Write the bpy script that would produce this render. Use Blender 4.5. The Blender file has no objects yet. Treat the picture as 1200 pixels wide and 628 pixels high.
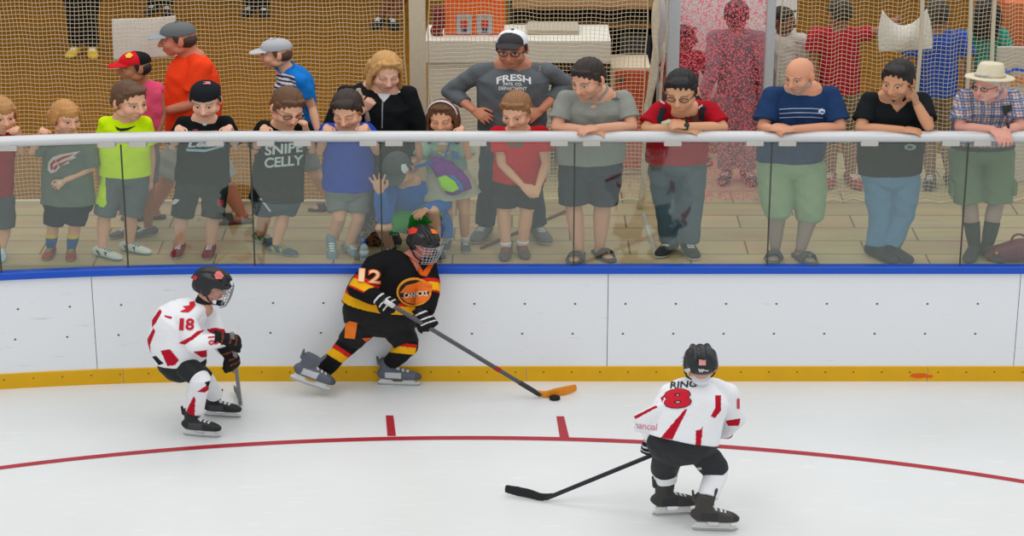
import bpy, bmesh, math, random
import numpy as np
from mathutils import Vector, Matrix
from mathutils.bvhtree import BVHTree
random.seed(7); rng = np.random.default_rng(7)
sc = bpy.context.scene
COL = sc.collection
# ------------------------------------------------------------------ camera
TH = math.radians(20.0); DIST = 20.0; FPX = 2680.0; ZT = 1.07
CAM = np.array([0.0, -DIST*math.cos(TH), ZT + DIST*math.sin(TH)])
FW = np.array([0, math.cos(TH), -math.sin(TH)]); UP = np.array([0, math.sin(TH), math.cos(TH)]); RT = np.array([1.0, 0, 0])
KX = 1.20            # x stretch baked into figure and prop meshes to match the horizontally stretched image
ZF = 1.07            # spectator floor
cd = bpy.data.cameras.new('camera'); cam = bpy.data.objects.new('camera', cd); COL.objects.link(cam)
cam.location = CAM; cam.rotation_euler = (math.pi/2 - TH, 0, 0)
cd.sensor_width = 36; cd.lens = 36*FPX/1200; cd.clip_end = 200; cd.clip_start = .1
sc.camera = cam
def ray(px, py): return FW*FPX + RT*(px-600) + UP*(314-py)
def W(px, py, Y):
    d = ray(px, py); return CAM + d*((Y-CAM[1])/d[1])
def G(px, py, z=ZF):
    d = ray(px, py); return CAM + d*((z-CAM[2])/d[2])
# ------------------------------------------------------------------ colour / materials
def lin(c):
    c = np.asarray(c, float)/255.0
    return np.where(c <= .04045, c/12.92, ((c+.055)/1.055)**2.4)
MATS = {}
def nodes(name):
    m = bpy.data.materials.new(name); m.use_nodes = True
    nt = m.node_tree; return m, nt, nt.nodes['Principled BSDF']
def mat(rgb, rough=.7, metal=0, name=None, var=.10, scale=35, bump=0.0, spec=.3):
    key = (tuple(rgb), rough, metal, var, scale, bump, spec)
    if key in MATS: return MATS[key]
    m, nt, b = nodes(name or 'surface'); L = nt.links
    b.inputs['Roughness'].default_value = rough; b.inputs['Metallic'].default_value = metal
    b.inputs['Specular IOR Level'].default_value = spec
    c = lin(rgb)
    tc = nt.nodes.new('ShaderNodeTexCoord'); nz = nt.nodes.new('ShaderNodeTexNoise'); nz.inputs['Scale'].default_value = scale
    nz.inputs['Detail'].default_value = 4
    L.new(tc.outputs['Object'], nz.inputs['Vector'])
    mx = nt.nodes.new('ShaderNodeMix'); mx.data_type = 'RGBA'
    mx.inputs[6].default_value = (*np.clip(c*(1-var), 0, 1), 1); mx.inputs[7].default_value = (*np.clip(c*(1+var), 0, 1), 1)
    L.new(nz.outputs['Fac'], mx.inputs[0]); L.new(mx.outputs[2], b.inputs['Base Color'])
    if bump:
        bp = nt.nodes.new('ShaderNodeBump'); bp.inputs['Strength'].default_value = bump; bp.inputs['Distance'].default_value = .02
        n2 = nt.nodes.new('ShaderNodeTexNoise'); n2.inputs['Scale'].default_value = 16; n2.inputs['Distortion'].default_value = 1.2
        L.new(tc.outputs['Object'], n2.inputs['Vector']); L.new(n2.outputs['Fac'], bp.inputs['Height']); L.new(bp.outputs['Normal'], b.inputs['Normal'])
    MATS[key] = m; return m
def paint_mat(name, rough=.7, bump=0.0, spec=.3, sss=0):
    key = (name, rough, bump, spec, sss)
    if key in MATS: return MATS[key]
    m, nt, b = nodes(name); L = nt.links
    at = nt.nodes.new('ShaderNodeAttribute'); at.attribute_name = 'Col'
    L.new(at.outputs['Color'], b.inputs['Base Color']); b.inputs['Roughness'].default_value = rough
    b.inputs['Specular IOR Level'].default_value = spec
    if bump:
        tc = nt.nodes.new('ShaderNodeTexCoord')
        bp = nt.nodes.new('ShaderNodeBump'); bp.inputs['Strength'].default_value = bump; bp.inputs['Distance'].default_value = .02
        n2 = nt.nodes.new('ShaderNodeTexNoise'); n2.inputs['Scale'].default_value = 16; n2.inputs['Distortion'].default_value = 1.2
        L.new(tc.outputs['Object'], n2.inputs['Vector']); L.new(n2.outputs['Fac'], bp.inputs['Height']); L.new(bp.outputs['Normal'], b.inputs['Normal'])
    MATS[key] = m; return m
def cloth(rgb): return mat(rgb, .85, 0, 'cloth', .10, 60, .35, .12)
# ------------------------------------------------------------------ objects
def tag(o, label=None, cat=None, group=None, kind=None):
    if label: o['label'] = label
    if cat: o['category'] = cat
    if group: o['group'] = group
    if kind: o['kind'] = kind
    return o
def empty(name, loc, label, cat, group=None):
    o = bpy.data.objects.new(name, None); COL.objects.link(o); o.location = loc; o.empty_display_size = .2
    return tag(o, label, cat, group)
def link(name, me, parent=None, m=None, smooth=True):
    o = bpy.data.objects.new(name, me); COL.objects.link(o)
    if m: me.materials.append(m)
    if parent is not None: o.parent = parent
    if smooth: me.polygons.foreach_set('use_smooth', [True]*len(me.polygons))
    return o
def rawmesh(name, V, F):
    me = bpy.data.meshes.new(name); me.from_pydata([tuple(map(float, v)) for v in V], [], F); me.validate(); me.update(); return me
def rx(a): return np.array(Matrix.Rotation(a, 3, 'X'))
def ry(a): return np.array(Matrix.Rotation(a, 3, 'Y'))
def rz(a): return np.array(Matrix.Rotation(a, 3, 'Z'))
def nrm(v):
    v = np.asarray(v, float); l = np.linalg.norm(v); return v/l if l > 1e-9 else np.array([0, 0, 1.0])
A = lambda *v: np.array(v, float)
def catmull(P, R, k):
    P = np.asarray(P, float); R = np.asarray(R, float)
    if len(P) < 3 or k < 2:
        return P, R
    oP, oR = [], []
    n = len(P)
    for i in range(n-1):
        p0, p1, p2, p3 = P[max(i-1, 0)], P[i], P[i+1], P[min(i+2, n-1)]
        for j in range(k):
            t = j/k
            oP.append(.5*((2*p1)+(-p0+p2)*t+(2*p0-5*p1+4*p2-p3)*t*t+(-p0+3*p1-3*p2+p3)*t**3))
            oR.append(R[i]*(1-t)+R[i+1]*t)
    oP.append(P[-1]); oR.append(R[-1]); return np.array(oP), np.array(oR)
class Blob:
    """closed solids gathered, then fused into one continuous skin"""
    def __init__(s): s.V = []; s.F = []; s.n = 0
    def add(s, V, F):
        V = np.asarray(V, float); s.V.append(V); s.F += [[i+s.n for i in f] for f in F]; s.n += len(V); return s
    def tube(s, P, R, ref=(1, 0, 0), n=16, cap=(1, 1), sub=3, sq=2.0):
        R = [(r, r) if np.isscalar(r) else r for r in R]
        P, R = catmull(P, R, sub); m = len(P); rings = []
        ref = np.asarray(ref, float)
        def frame(t):
            a = ref - t*np.dot(ref, t)
            if np.linalg.norm(a) < .15:
                q = A(0, 1, 0) if abs(t[1]) < .8 else A(0, 0, 1); a = q - t*np.dot(q, t)
            a = nrm(a); return a, np.cross(t, a)
        th = np.linspace(0, 2*np.pi, n, endpoint=False); c, sn = np.cos(th), np.sin(th)
        if sq != 2.0:
            c, sn = np.sign(c)*np.abs(c)**(2/sq), np.sign(sn)*np.abs(sn)**(2/sq)
        T = []
        for i in range(m):
            t = nrm(P[min(i+1, m-1)]-P[max(i-1, 0)]); T.append(t)
        def ring(p, t, r, k=1.0):
            a, b = frame(t); return p + np.outer(c*r[0]*k, a) + np.outer(sn*r[1]*k, b)
        if cap[0]:
            for q in (75, 50, 25):
                q = math.radians(q); rr = min(R[0]); rings.append(ring(P[0]-T[0]*rr*math.sin(q)*cap[0], T[0], R[0], math.cos(q)))
        for i in range(m): rings.append(ring(P[i], T[i], R[i]))
        if cap[1]:
            for q in (25, 50, 75):
                q = math.radians(q); rr = min(R[-1]); rings.append(ring(P[-1]+T[-1]*rr*math.sin(q)*cap[1], T[-1], R[-1], math.cos(q)))
        V = np.concatenate(rings); k = len(rings); F = []
        for i in range(k-1):
            for j in range(n):
                a, b = i*n+j, i*n+(j+1) % n; F.append([a, b, b+n, a+n])
        F.append(list(range(n))[::-1]); F.append([(k-1)*n+j for j in range(n)])
        return s.add(V, F)
    def ell(s, c, r, M=None, n=20, m=12, p=2.0):
        V = [];
        for i in range(1, m):
            ph = math.pi*i/m
            for j in range(n):
                t = 2*math.pi*j/n
                V.append((math.sin(ph)*math.cos(t), math.sin(ph)*math.sin(t), math.cos(ph)))
        V = np.array([(0, 0, 1)]+V+[(0, 0, -1)], float)
        if p != 2.0:
            V = V/((np.abs(V)**p).sum(1)**(1/p))[:, None]
        V = V*np.asarray(r, float)
        if M is not None: V = V@np.asarray(M).T
        V = V+np.asarray(c, float); F = []
        for j in range(n): F.append([0, 1+j, 1+(j+1) % n])
        for i in range(m-2):
            for j in range(n):
                a, b = 1+i*n+j, 1+i*n+(j+1) % n; F.append([a, a+n, b+n, b])
        e = len(V)-1; o = 1+(m-2)*n
        for j in range(n): F.append([e, o+(j+1) % n, o+j])
        return s.add(V, F)
    def box(s, c, h, M=None):
        V = np.array([(x, y, z) for x in (-1, 1) for y in (-1, 1) for z in (-1, 1)], float)*np.asarray(h, float)
        if M is not None: V = V@np.asarray(M).T
        return s.add(V+np.asarray(c, float), [[0, 1, 3, 2], [4, 6, 7, 5], [0, 4, 5, 1], [2, 3, 7, 6], [0, 2, 6, 4], [1, 5, 7, 3]])
    def raw(s, name, parent, m, smooth=True, kx=KX):
        V = np.concatenate(s.V)*A(kx, 1, 1); return link(name, rawmesh(name, V, s.F), parent, m, smooth)
    def build(s, name, parent, m, vox=.008, it=2, paint=None, zmin=None, wrinkle=0, wk=(14, 9, 22), post=None, kx=KX):
        V = np.concatenate(s.V)*A(kx, 1, 1); me = rawmesh(name, V, s.F)
        o = bpy.data.objects.new(name, me); COL.objects.link(o)
        md = o.modifiers.new('r', 'REMESH'); md.mode = 'VOXEL'; md.voxel_size = vox
        dg = bpy.context.evaluated_depsgraph_get(); m2 = bpy.data.meshes.new_from_object(o.evaluated_get(dg))
        bpy.data.objects.remove(o); bpy.data.meshes.remove(me); me = m2; me.name = name
        nv = len(me.vertices); co = np.empty(nv*3); me.vertices.foreach_get('co', co); co = co.reshape(-1, 3)
        ed = np.empty(len(me.edges)*2, int); me.edges.foreach_get('vertices', ed); ed = ed.reshape(-1, 2)
        deg = np.bincount(ed.ravel(), minlength=nv).clip(1)[:, None]
        for _ in range(it):
            acc = np.zeros_like(co); np.add.at(acc, ed[:, 0], co[ed[:, 1]]); np.add.at(acc, ed[:, 1], co[ed[:, 0]])
            co = co*.4+.6*acc/deg
        me.vertices.foreach_set('co', co.ravel()); me.update()
        if wrinkle:
            no = np.empty(nv*3); me.vertices.foreach_get('normal', no); no = no.reshape(-1, 3)
            q = co*A(1/kx, 1, 1)
            w = np.sin(q[:, 0]*wk[0]*2+q[:, 2]*wk[2]*1.3+2.2*np.sin(q[:, 2]*9+q[:, 0]*5+1))+.7*np.sin(q[:, 2]*wk[2]*2-q[:, 0]*wk[0]*2.3+q[:, 1]*wk[1]+1.7*np.sin(q[:, 0]*13+2))
            co = co+no*(wrinkle*w)[:, None]
        if zmin is not None: co[:, 2] = np.maximum(co[:, 2], zmin)
        if post is not None: co = post(co)
        me.vertices.foreach_set('co', co.ravel()); me.update()
        if paint is not None:
            no = np.empty(nv*3); me.vertices.foreach_get('normal', no); no = no.reshape(-1, 3)
            c = paint(co*A(1/kx, 1, 1), no); at = me.color_attributes.new('Col', 'FLOAT_COLOR', 'POINT')
            at.data.foreach_set('color', np.concatenate([c, np.ones((nv, 1))], 1).ravel())
        me.materials.clear()
        return link(name, me, parent, m)
def solid(rgb):
    c = lin(rgb); return lambda p, n: np.tile(c, (len(p), 1))
# ------------------------------------------------------------------ marks that lie on a surface
def decal(name, target, rgb, polys=None, text=None, place=None, off=.006, bold=0.0, arc=0.0, rough=.7, maxlen=1.6, shear=0.0):
    """polys: outlines in photo pixels; text + place=(x, y, width, height, rotation): lettering; both are laid on the surface of target"""
    bm = bmesh.new()
    if text:
        cu = bpy.data.curves.new('t', 'FONT'); cu.body = text; cu.size = 1; cu.align_x = 'CENTER'; cu.align_y = 'CENTER'; cu.offset = bold; cu.resolution_u = 3; cu.shear = shear
        to = bpy.data.objects.new('t', cu); COL.objects.link(to)
        dg = bpy.context.evaluated_depsgraph_get(); tm = bpy.data.meshes.new_from_object(to.evaluated_get(dg))
        bpy.data.objects.remove(to); bm.from_mesh(tm); bpy.data.meshes.remove(tm)
        xs = [v.co.x for v in bm.verts]; ys = [v.co.y for v in bm.verts]
        if not xs: return None
        cx, cy, wx, wy = (min(xs)+max(xs))/2, (min(ys)+max(ys))/2, max(xs)-min(xs), max(ys)-min(ys)
        x, y, w, h, rot = place; cr, sr = math.cos(math.radians(rot)), math.sin(math.radians(rot))
        for v in bm.verts:
            u, t = (v.co.x-cx)/wx*w, -(v.co.y-cy)/wy*h
            if arc: t += arc*(2*u/w)**2
            v.co = (x+u*cr-t*sr, y+u*sr+t*cr, 0)
    else:
        for p in polys:
            vs = [bm.verts.new((a, b, 0)) for a, b in p]; bm.faces.new(vs)
    bmesh.ops.triangulate(bm, faces=bm.faces[:])
    for _ in range(7):
        es = [e for e in bm.edges if e.calc_length() > maxlen]
        if not es: break
        bmesh.ops.subdivide_edges(bm, edges=es, cuts=1, use_grid_fill=False); bmesh.ops.triangulate(bm, faces=[f for f in bm.faces if len(f.verts) > 3])
    base = target; loc = np.zeros(3)
    while base is not None: loc = loc+np.array(base.location); base = base.parent
    me = target.data; tree = BVHTree.FromPolygons([v.co for v in me.vertices], [p.vertices for p in me.polygons])
    bad = []
    for v in bm.verts:
        d = ray(v.co.x, v.co.y); d = d/np.linalg.norm(d); h = tree.ray_cast(Vector(CAM-loc), Vector(d))
        if h[0] is None: bad.append(v); continue
        nn = h[1] if h[1].dot(Vector(d)) < 0 else -h[1]
        v.co = h[0]+nn*off*.6-Vector(d)*off*.4
    bmesh.ops.delete(bm, geom=bad, context='VERTS')
    big = [f for f in bm.faces if max(e.calc_length() for e in f.edges) > .06]
    bmesh.ops.delete(bm, geom=big, context='FACES')
    m2 = bpy.data.meshes.new(name); bm.to_mesh(m2); bm.free()
    if not len(m2.polygons): return None
    return link(name, m2, target, mat(rgb, rough, 0, 'print', .05))
# ------------------------------------------------------------------ anatomy
def head_solids(b, c, M, hs, kid=False, thin=1.0):
    def E(p, r, q=2.0): b.ell(c+M@(A(*p)*hs), A(*r)*hs, M, p=q)
    def T(P, R): b.tube([c+M@(A(*p)*hs) for p in P], [tuple(A(*r)*hs) if not np.isscalar(r) else r*hs for r in R], ref=M@A(1, 0, 0), n=12)
    j = .92 if kid else 1.0
    E((0, .012, .030), (.077*thin, .097, .088))
    E((0, -.028, -.028), (.064*thin, .062, .078*j), 2.2)
    E((0, -.048, -.088*j), (.034, .034, .026))
    for s in (-1, 1):
        E((.036*s*thin, -.056, -.030), (.030, .032, .032))
        E((.078*s*thin, .012, -.008), (.012, .022, .033))
        T([(.012*s, -.086, .021), (.046*s, -.074, .020)], [.010, .009])
        E((.031*s, -.074, .003), (.0165, .014, .012))
        E((.050*s*thin, -.005, -.062), (.022, .035, .028))
    T([(0, -.088, .010), (0, -.104, -.018), (0, -.108, -.029)], [.009, .0115, .015])
    E((.012, -.093, -.031), (.009, .010, .008)); E((-.012, -.093, -.031), (.009, .010, .008))
    T([(-.022, -.078, -.061), (0, -.090, -.058), (.022, -.078, -.061)], [.006, .008, .006])
    T([(-.018, -.078, -.069), (0, -.089, -.070), (.018, -.078, -.069)], [.006, .0085, .006])
def face_paint(skin, c, M, hs, brow, lip=None, stubble=None, kid=False, eye=(60, 42, 30), closed=False):
    sk = lin(skin); br = lin(brow); lp = lin(lip) if lip is not None else sk*A(.82, .55, .52); ey = lin(eye)
    def f(p, n):
        q = ((p-c)@M)/hs; x, y, z = q.T; ax = np.abs(x); k = len(p)
        col = np.tile(sk, (k, 1)); head = (np.linalg.norm(q, axis=1) < .19)
        def mix(w, t):
            w = (np.clip(w, 0, 1)*head)[:, None]; col[:] = col*(1-w)+t*w
        fr = y < -.03
        mix(.35*np.exp(-(((ax-.04)/.018)**2+((z+.03)/.018)**2))*fr, sk*A(1.0, .68, .62))
        mix(.3*np.exp(-((x/.014)**2+((z+.028)/.012)**2))*(y < -.085), sk*A(1.0, .70, .64))
        mix(.3*(np.abs(ax-.078) < .02)*(np.abs(z+.008) < .035)*(y > -.03), sk*A(1.0, .72, .68))
        if stubble is not None:
            mix(stubble[1]*((z < -.030)&(y < .02)).astype(float)*(np.clip((-.024-z)/.02, 0, 1))*(1-.9*((ax < .02)&(np.abs(z+.045) < .01))), lin(stubble[0]))
        e = ((ax-.031)/.0155)**2+((z-.003)/.0085)**2
        if not closed:
            mix((e < 1)*fr*.95, A(.62, .58, .54)); mix(((((ax-.031)/.0072)**2+((z-.003)/.0085)**2) < 1)*fr*.95, ey*.6)
        lash = (np.abs(z-(.0095-9*(ax-.031)**2) if not closed else z-(-.002+9*(ax-.031)**2)) < .0034)&(np.abs(ax-.031) < .017)
        mix(lash*fr*.6, br*.6)
        bz = .0265-7*(ax-.028)**2
        mix(((np.abs(z-bz) < .0046)&(ax > .013)&(ax < .052))*fr*.62, br)
        mix(((ax < .023)&(np.abs(z+.064) < .0105-.2*ax))*(y < -.055)*.8, lp)
        mix(((ax < .021)&(np.abs(z+.0645) < .0022))*(y < -.055)*.5, lp*.45)
        mix(((np.abs(ax-.009) < .005)&(np.abs(z+.0385) < .0035)&(y < -.085))*.6, sk*.25)
        return col
    return f
def hand(b, w, d, up, thumb, s=1.0, curl=25, spread=.10, fat=1.0, tcurl=0):
    """palm, four fingers of unequal length with knuckle bends and a thumb from the palm's side"""
    d = nrm(d); up = nrm(np.asarray(up, float)-d*np.dot(up, d)); lat = np.cross(d, up)*thumb
    b.tube([w-d*.01*s, w+d*.03*s, w+d*.085*s], [(.026*s*fat, .017*s*fat), (.038*s*fat, .016*s*fat), (.042*s*fat, .013*s*fat)], ref=lat, n=12, sub=2)
    for i, L in enumerate((.068, .076, .071, .055)):
        p = w+d*(.082-.004*abs(i-1.2))*s+lat*(.0315-.021*i)*s; dd = nrm(d+lat*spread*(1.5-i)); P = [p-dd*.01*s, p]
        a = 0
        for k, fr in enumerate((.45, .31, .24)):
            a += math.radians(curl*(.8, 1.1, .8)[k]); P.append(P[-1]+(dd*math.cos(a)-up*math.sin(a))*L*s*fr)
        r = .0093*s*fat; b.tube(P, [r*1.05, r*1.05, r, r*.95, r*.85], n=8, sub=2)
    p = w+d*.022*s+lat*.030*s; t1 = p+(d*.55+lat*.55-up*.25)*.042*s; t2 = t1+nrm(d*.9+lat*(.25-.02*tcurl)-up*(.3+.02*tcurl))*.032*s; t3 = t2+nrm(d*1.0-lat*.02*tcurl-up*(.3+.02*tcurl))*.024*s
    b.tube([p-lat*.012*s, p, t1, t2, t3], [.013*s*fat, .013*s*fat, .0115*s*fat, .0105*s*fat, .009*s*fat], n=8, sub=2)
def hair(parent, c, M, hs, style, rgb, wr=.0012):
    b = Blob()
    def E(p, r, q=2.0): b.ell(c+M@(A(*p)*hs), A(*r)*hs, M, p=q)
    def T(P, R): b.tube([c+M@(A(*p)*hs) for p in P], [tuple(A(*r)*hs) if not np.isscalar(r) else r*hs for r in R], ref=M@A(1, 0, 0), n=12)
    if style in ('short', 'crop', 'bowl', 'quiff', 'long', 'bob'):
        if style == 'crop':
            E((0, .020, .044), (.0835, .099, .090)); E((0, .046, .0), (.080, .068, .068))
        else:
            E((0, .022, .044), (.085, .100, .090)); E((0, .05, -.005), (.082, .066, .072))
        fz = {'crop': .098, 'quiff': .102, 'short': .088, 'bowl': .070, 'long': .110, 'bob': .104}[style]
        T([(-.058, -.040, fz-.012), (-.03, -.066, fz+.004), (.0, -.074, fz+.006), (.03, -.066, fz+.004), (.058, -.040, fz-.012)], [.011, .013, .014, .013, .011])
        if style in ('quiff', 'short'): E((0.008, -.045, .108 if style == 'quiff' else .098), (.055, .045, .022))
        for s in (-1, 1):
            T([(.076*s, -.012, .055), (.081*s, -.008, .010), (.080*s, .0, -.012)], [(.010, .022), (.008, .016), (.006, .010)])
    if style == 'under':
        E((0, .048, -.008), (.081, .066, .060))
        for s in (-1, 1): T([(.077*s, -.010, .040), (.081*s, -.006, .010), (.080*s, .0, -.012)], [(.009, .020), (.008, .015), (.005, .010)])
    if style == 'bowl':
        for k in range(-3, 4):
            T([(.017*k, -.062+.002*k*k, .098), (.018*k, -.080+.0035*k*k, .066), (.017*k, -.086+.004*k*k, .040-.002*abs(k))], [.010, .010, .005])
        for s in (-1, 1):
            T([(.074*s, -.01, .06), (.083*s, -.004, .0), (.078*s, .010, -.040)], [(.010, .032), (.010, .034), (.006, .024)])
            T([(.06*s, .06, .02), (.06*s, .068, -.06)], [.034, .020])
    if style in ('long', 'bob'):
        zl = -.20 if style == 'long' else -.120
        for s in (-1, 1):
            T([(.028*s, -.046, .114), (.064*s, -.034, .070), (.080*s, -.012, .0), (.088*s, -.004, zl*.6), (.086*s, -.010, zl)], [(.009, .014), (.009, .020), (.010, .032), (.016, .038), (.014, .026)])
            T([(.062*s, .04, .04), (.070*s, .052, -.05), (.060*s, .05, zl)], [.038, .040, .022])
        T([(0, .06, .03), (0, .075, -.05), (0, .07, zl)], [.055, .052, .03])
        if style == 'bob':
            T([(-.034, -.052, .116), (-.052, -.062, .080), (-.070, -.050, .030), (-.082, -.030, -.02)], [.008, .010, .010, .007])
            T([(-.030, -.054, .116), (.012, -.070, .104), (.050, -.060, .074), (.074, -.040, .024)], [.008, .010, .010, .007])
    return b.build('hair', parent, mat(rgb, .55, 0, 'hair', .35, 70, .5, .35), vox=.0065, it=1, wrinkle=wr, wk=(80, 35, 8))
def cap(parent, c, M, hs, rgb, back=None, brim_rgb=None, front=1, name='cap', tip=.0, bk=.012):
    Q = M@rx(tip)
    def P(*p): return c+Q@(A(*p)*hs)
    b = Blob(); th = []
    prof = [(0, 1.0), (.3, .985), (.55, .90), (.75, .74), (.9, .5), (.98, .24)]
    b.tube([P(0, .010, .035+.088*t) for t, k in prof], [(.0855*hs*k, .108*hs*k) for t, k in prof], ref=Q@A(1, 0, 0), n=24, cap=(0, 0), sub=2)
    cr, cb = lin(rgb), lin(back if back is not None else rgb)
    pf = lambda p, n: np.where((((p-c)@Q)[:, 1] > bk*hs)[:, None], cb, cr)
    o = b.build(name, parent, paint_mat('cap cloth', .8, .1, .15), vox=.007, it=2, paint=pf)
    if front:
        k = front; bb = Blob()
        bb.tube([P(0, -k*.060, .048), P(0, -k*.105, .049), P(0, -k*.145, .040), P(0, -k*.170, .030)], [(.078*hs, .006*hs), (.074*hs, .006*hs), (.060*hs, .006*hs), (.034*hs, .006*hs)], ref=Q@A(1, 0, 0), n=24, cap=(0, 0), sub=3)
        bb.build('brim', o, mat(brim_rgb if brim_rgb is not None else rgb, .8, 0, 'cap cloth', .06, 60, .1, .15), vox=.005, it=2, post=lambda v: v-A(0, 0, 1)*(2.6/hs*((((v*A(1/KX, 1, 1)-c)@Q)[:, 0])**2))[:, None])
    b2 = Blob(); b2.ell(P(0, .010, .125), A(.009, .009, .006)*hs); b2.raw('button', o, mat(rgb, .8))
    return o
def glasses(parent, c, M, hs, rgb=(25, 22, 22), lens=None):
    b = Blob(); P = lambda *p: c+M@(A(*p)*hs)
    for s in (-1, 1):
        ring = [P(s*.033+.0235*math.cos(t), -.094+.15*abs(.0235*math.cos(t)), .001+.0165*math.sin(t)) for t in np.linspace(0, 2*math.pi, 17)]
        b.tube(ring, [.0026*hs]*17, n=6, sub=1)
        b.tube([P(s*.056, -.088, .006), P(s*.079, -.05, .008), P(s*.086, .01, .006)], [.0026*hs]*3, n=6, sub=1)
    b.tube([P(-.010, -.096, .004), P(.010, -.096, .004)], [.0026*hs]*2, n=6, sub=1)
    return b.raw('glasses', parent, mat(rgb, .35, 0, 'spectacle frame', .05))
def shoe(parent, g, yaw, s, top, sole=(225, 225, 222), accent=None, lace=(230, 230, 228), pitch=0, slide=False, name='shoe', toe=None):
    f = A(math.sin(math.radians(yaw)), -math.cos(math.radians(yaw)), 0); sd = A(-f[1], f[0], 0); z = A(0, 0, 1)
    a = math.radians(pitch); F = f*math.cos(a)-z*math.sin(a); U = z*math.cos(a)+f*math.sin(a)
    piv = g+f*.12*s
    def P(u, h, w=0): return (piv+F*(u-.12)*s+U*h*s+sd*w*s) if pitch else g+f*u*s+z*h*s+sd*w*s
    ct, cs = lin(top), lin(sole); ca = lin(accent) if accent is not None else ct; cl = lin(lace)
    b = Blob()
    if slide:
        b.tube([P(-.07, .014), P(-.03, .014), P(.06, .014), P(.14, .014), P(.19, .014)], [(.030*s, .014*s), (.038*s, .014*s), (.044*s, .014*s), (.046*s, .014*s), (.025*s, .012*s)], ref=sd, cap=(.4, .4))
        o = b.build(name, parent, mat(top, .7), vox=.007, it=1, zmin=.0)
        b2 = Blob(); b2.tube([P(.075, .02, -.050), P(.085, .062, -.030), P(.085, .070, 0), P(.085, .062, .030), P(.075, .02, .050)], [(.036*s, .007*s)]*5, ref=F, n=10)
        b2.build('strap', o, mat(top, .6, 0, 'strap', .15), vox=.006, it=1)
        return o
    S = [(-.075, .032, .026, .030), (-.055, .044, .036, .046), (-.015, .050, .038, .054), (.03, .048, .040, .048), (.08, .038, .044, .038), (.13, .031, .047, .031), (.165, .026, .040, .026), (.19, .020, .022, .016)]
    b.tube([P(u, h) for u, h, w, r in S], [(w*s, r*s) for u, h, w, r in S], ref=sd, sub=3, n=20, cap=(.5, .5), sq=2.3)
    b.tube([P(-.02, .06), P(-.018, .095)], [(.034*s, .040*s), (.032*s, .038*s)], ref=sd, cap=(0, 0))
    def pf(p, n):
        d = p-(piv if pitch else g); u = d@F/s+(.12 if pitch else 0); h = d@U/s; w = d@sd/s
        c = np.tile(ct, (len(p), 1))
        c[(u > -.03)&(u < .08)&(np.sin(u*75+h*40) > .45)&(np.abs(w) > .026)&(h > .024)&(h < .07)] = ca
        if toe is not None: c[u > .13] = lin(toe)
        c[(np.abs(w) < .022)&(u > .02)&(u < .105)&(np.sin(u*300) > -.1)&(h > .03)] = cl
        c[h < .021] = cs
        return c
    return b.build(name, parent, paint_mat('shoe leather', .6, 0, .3), vox=.0065, it=1, paint=pf, zmin=None if pitch else .0)
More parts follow.
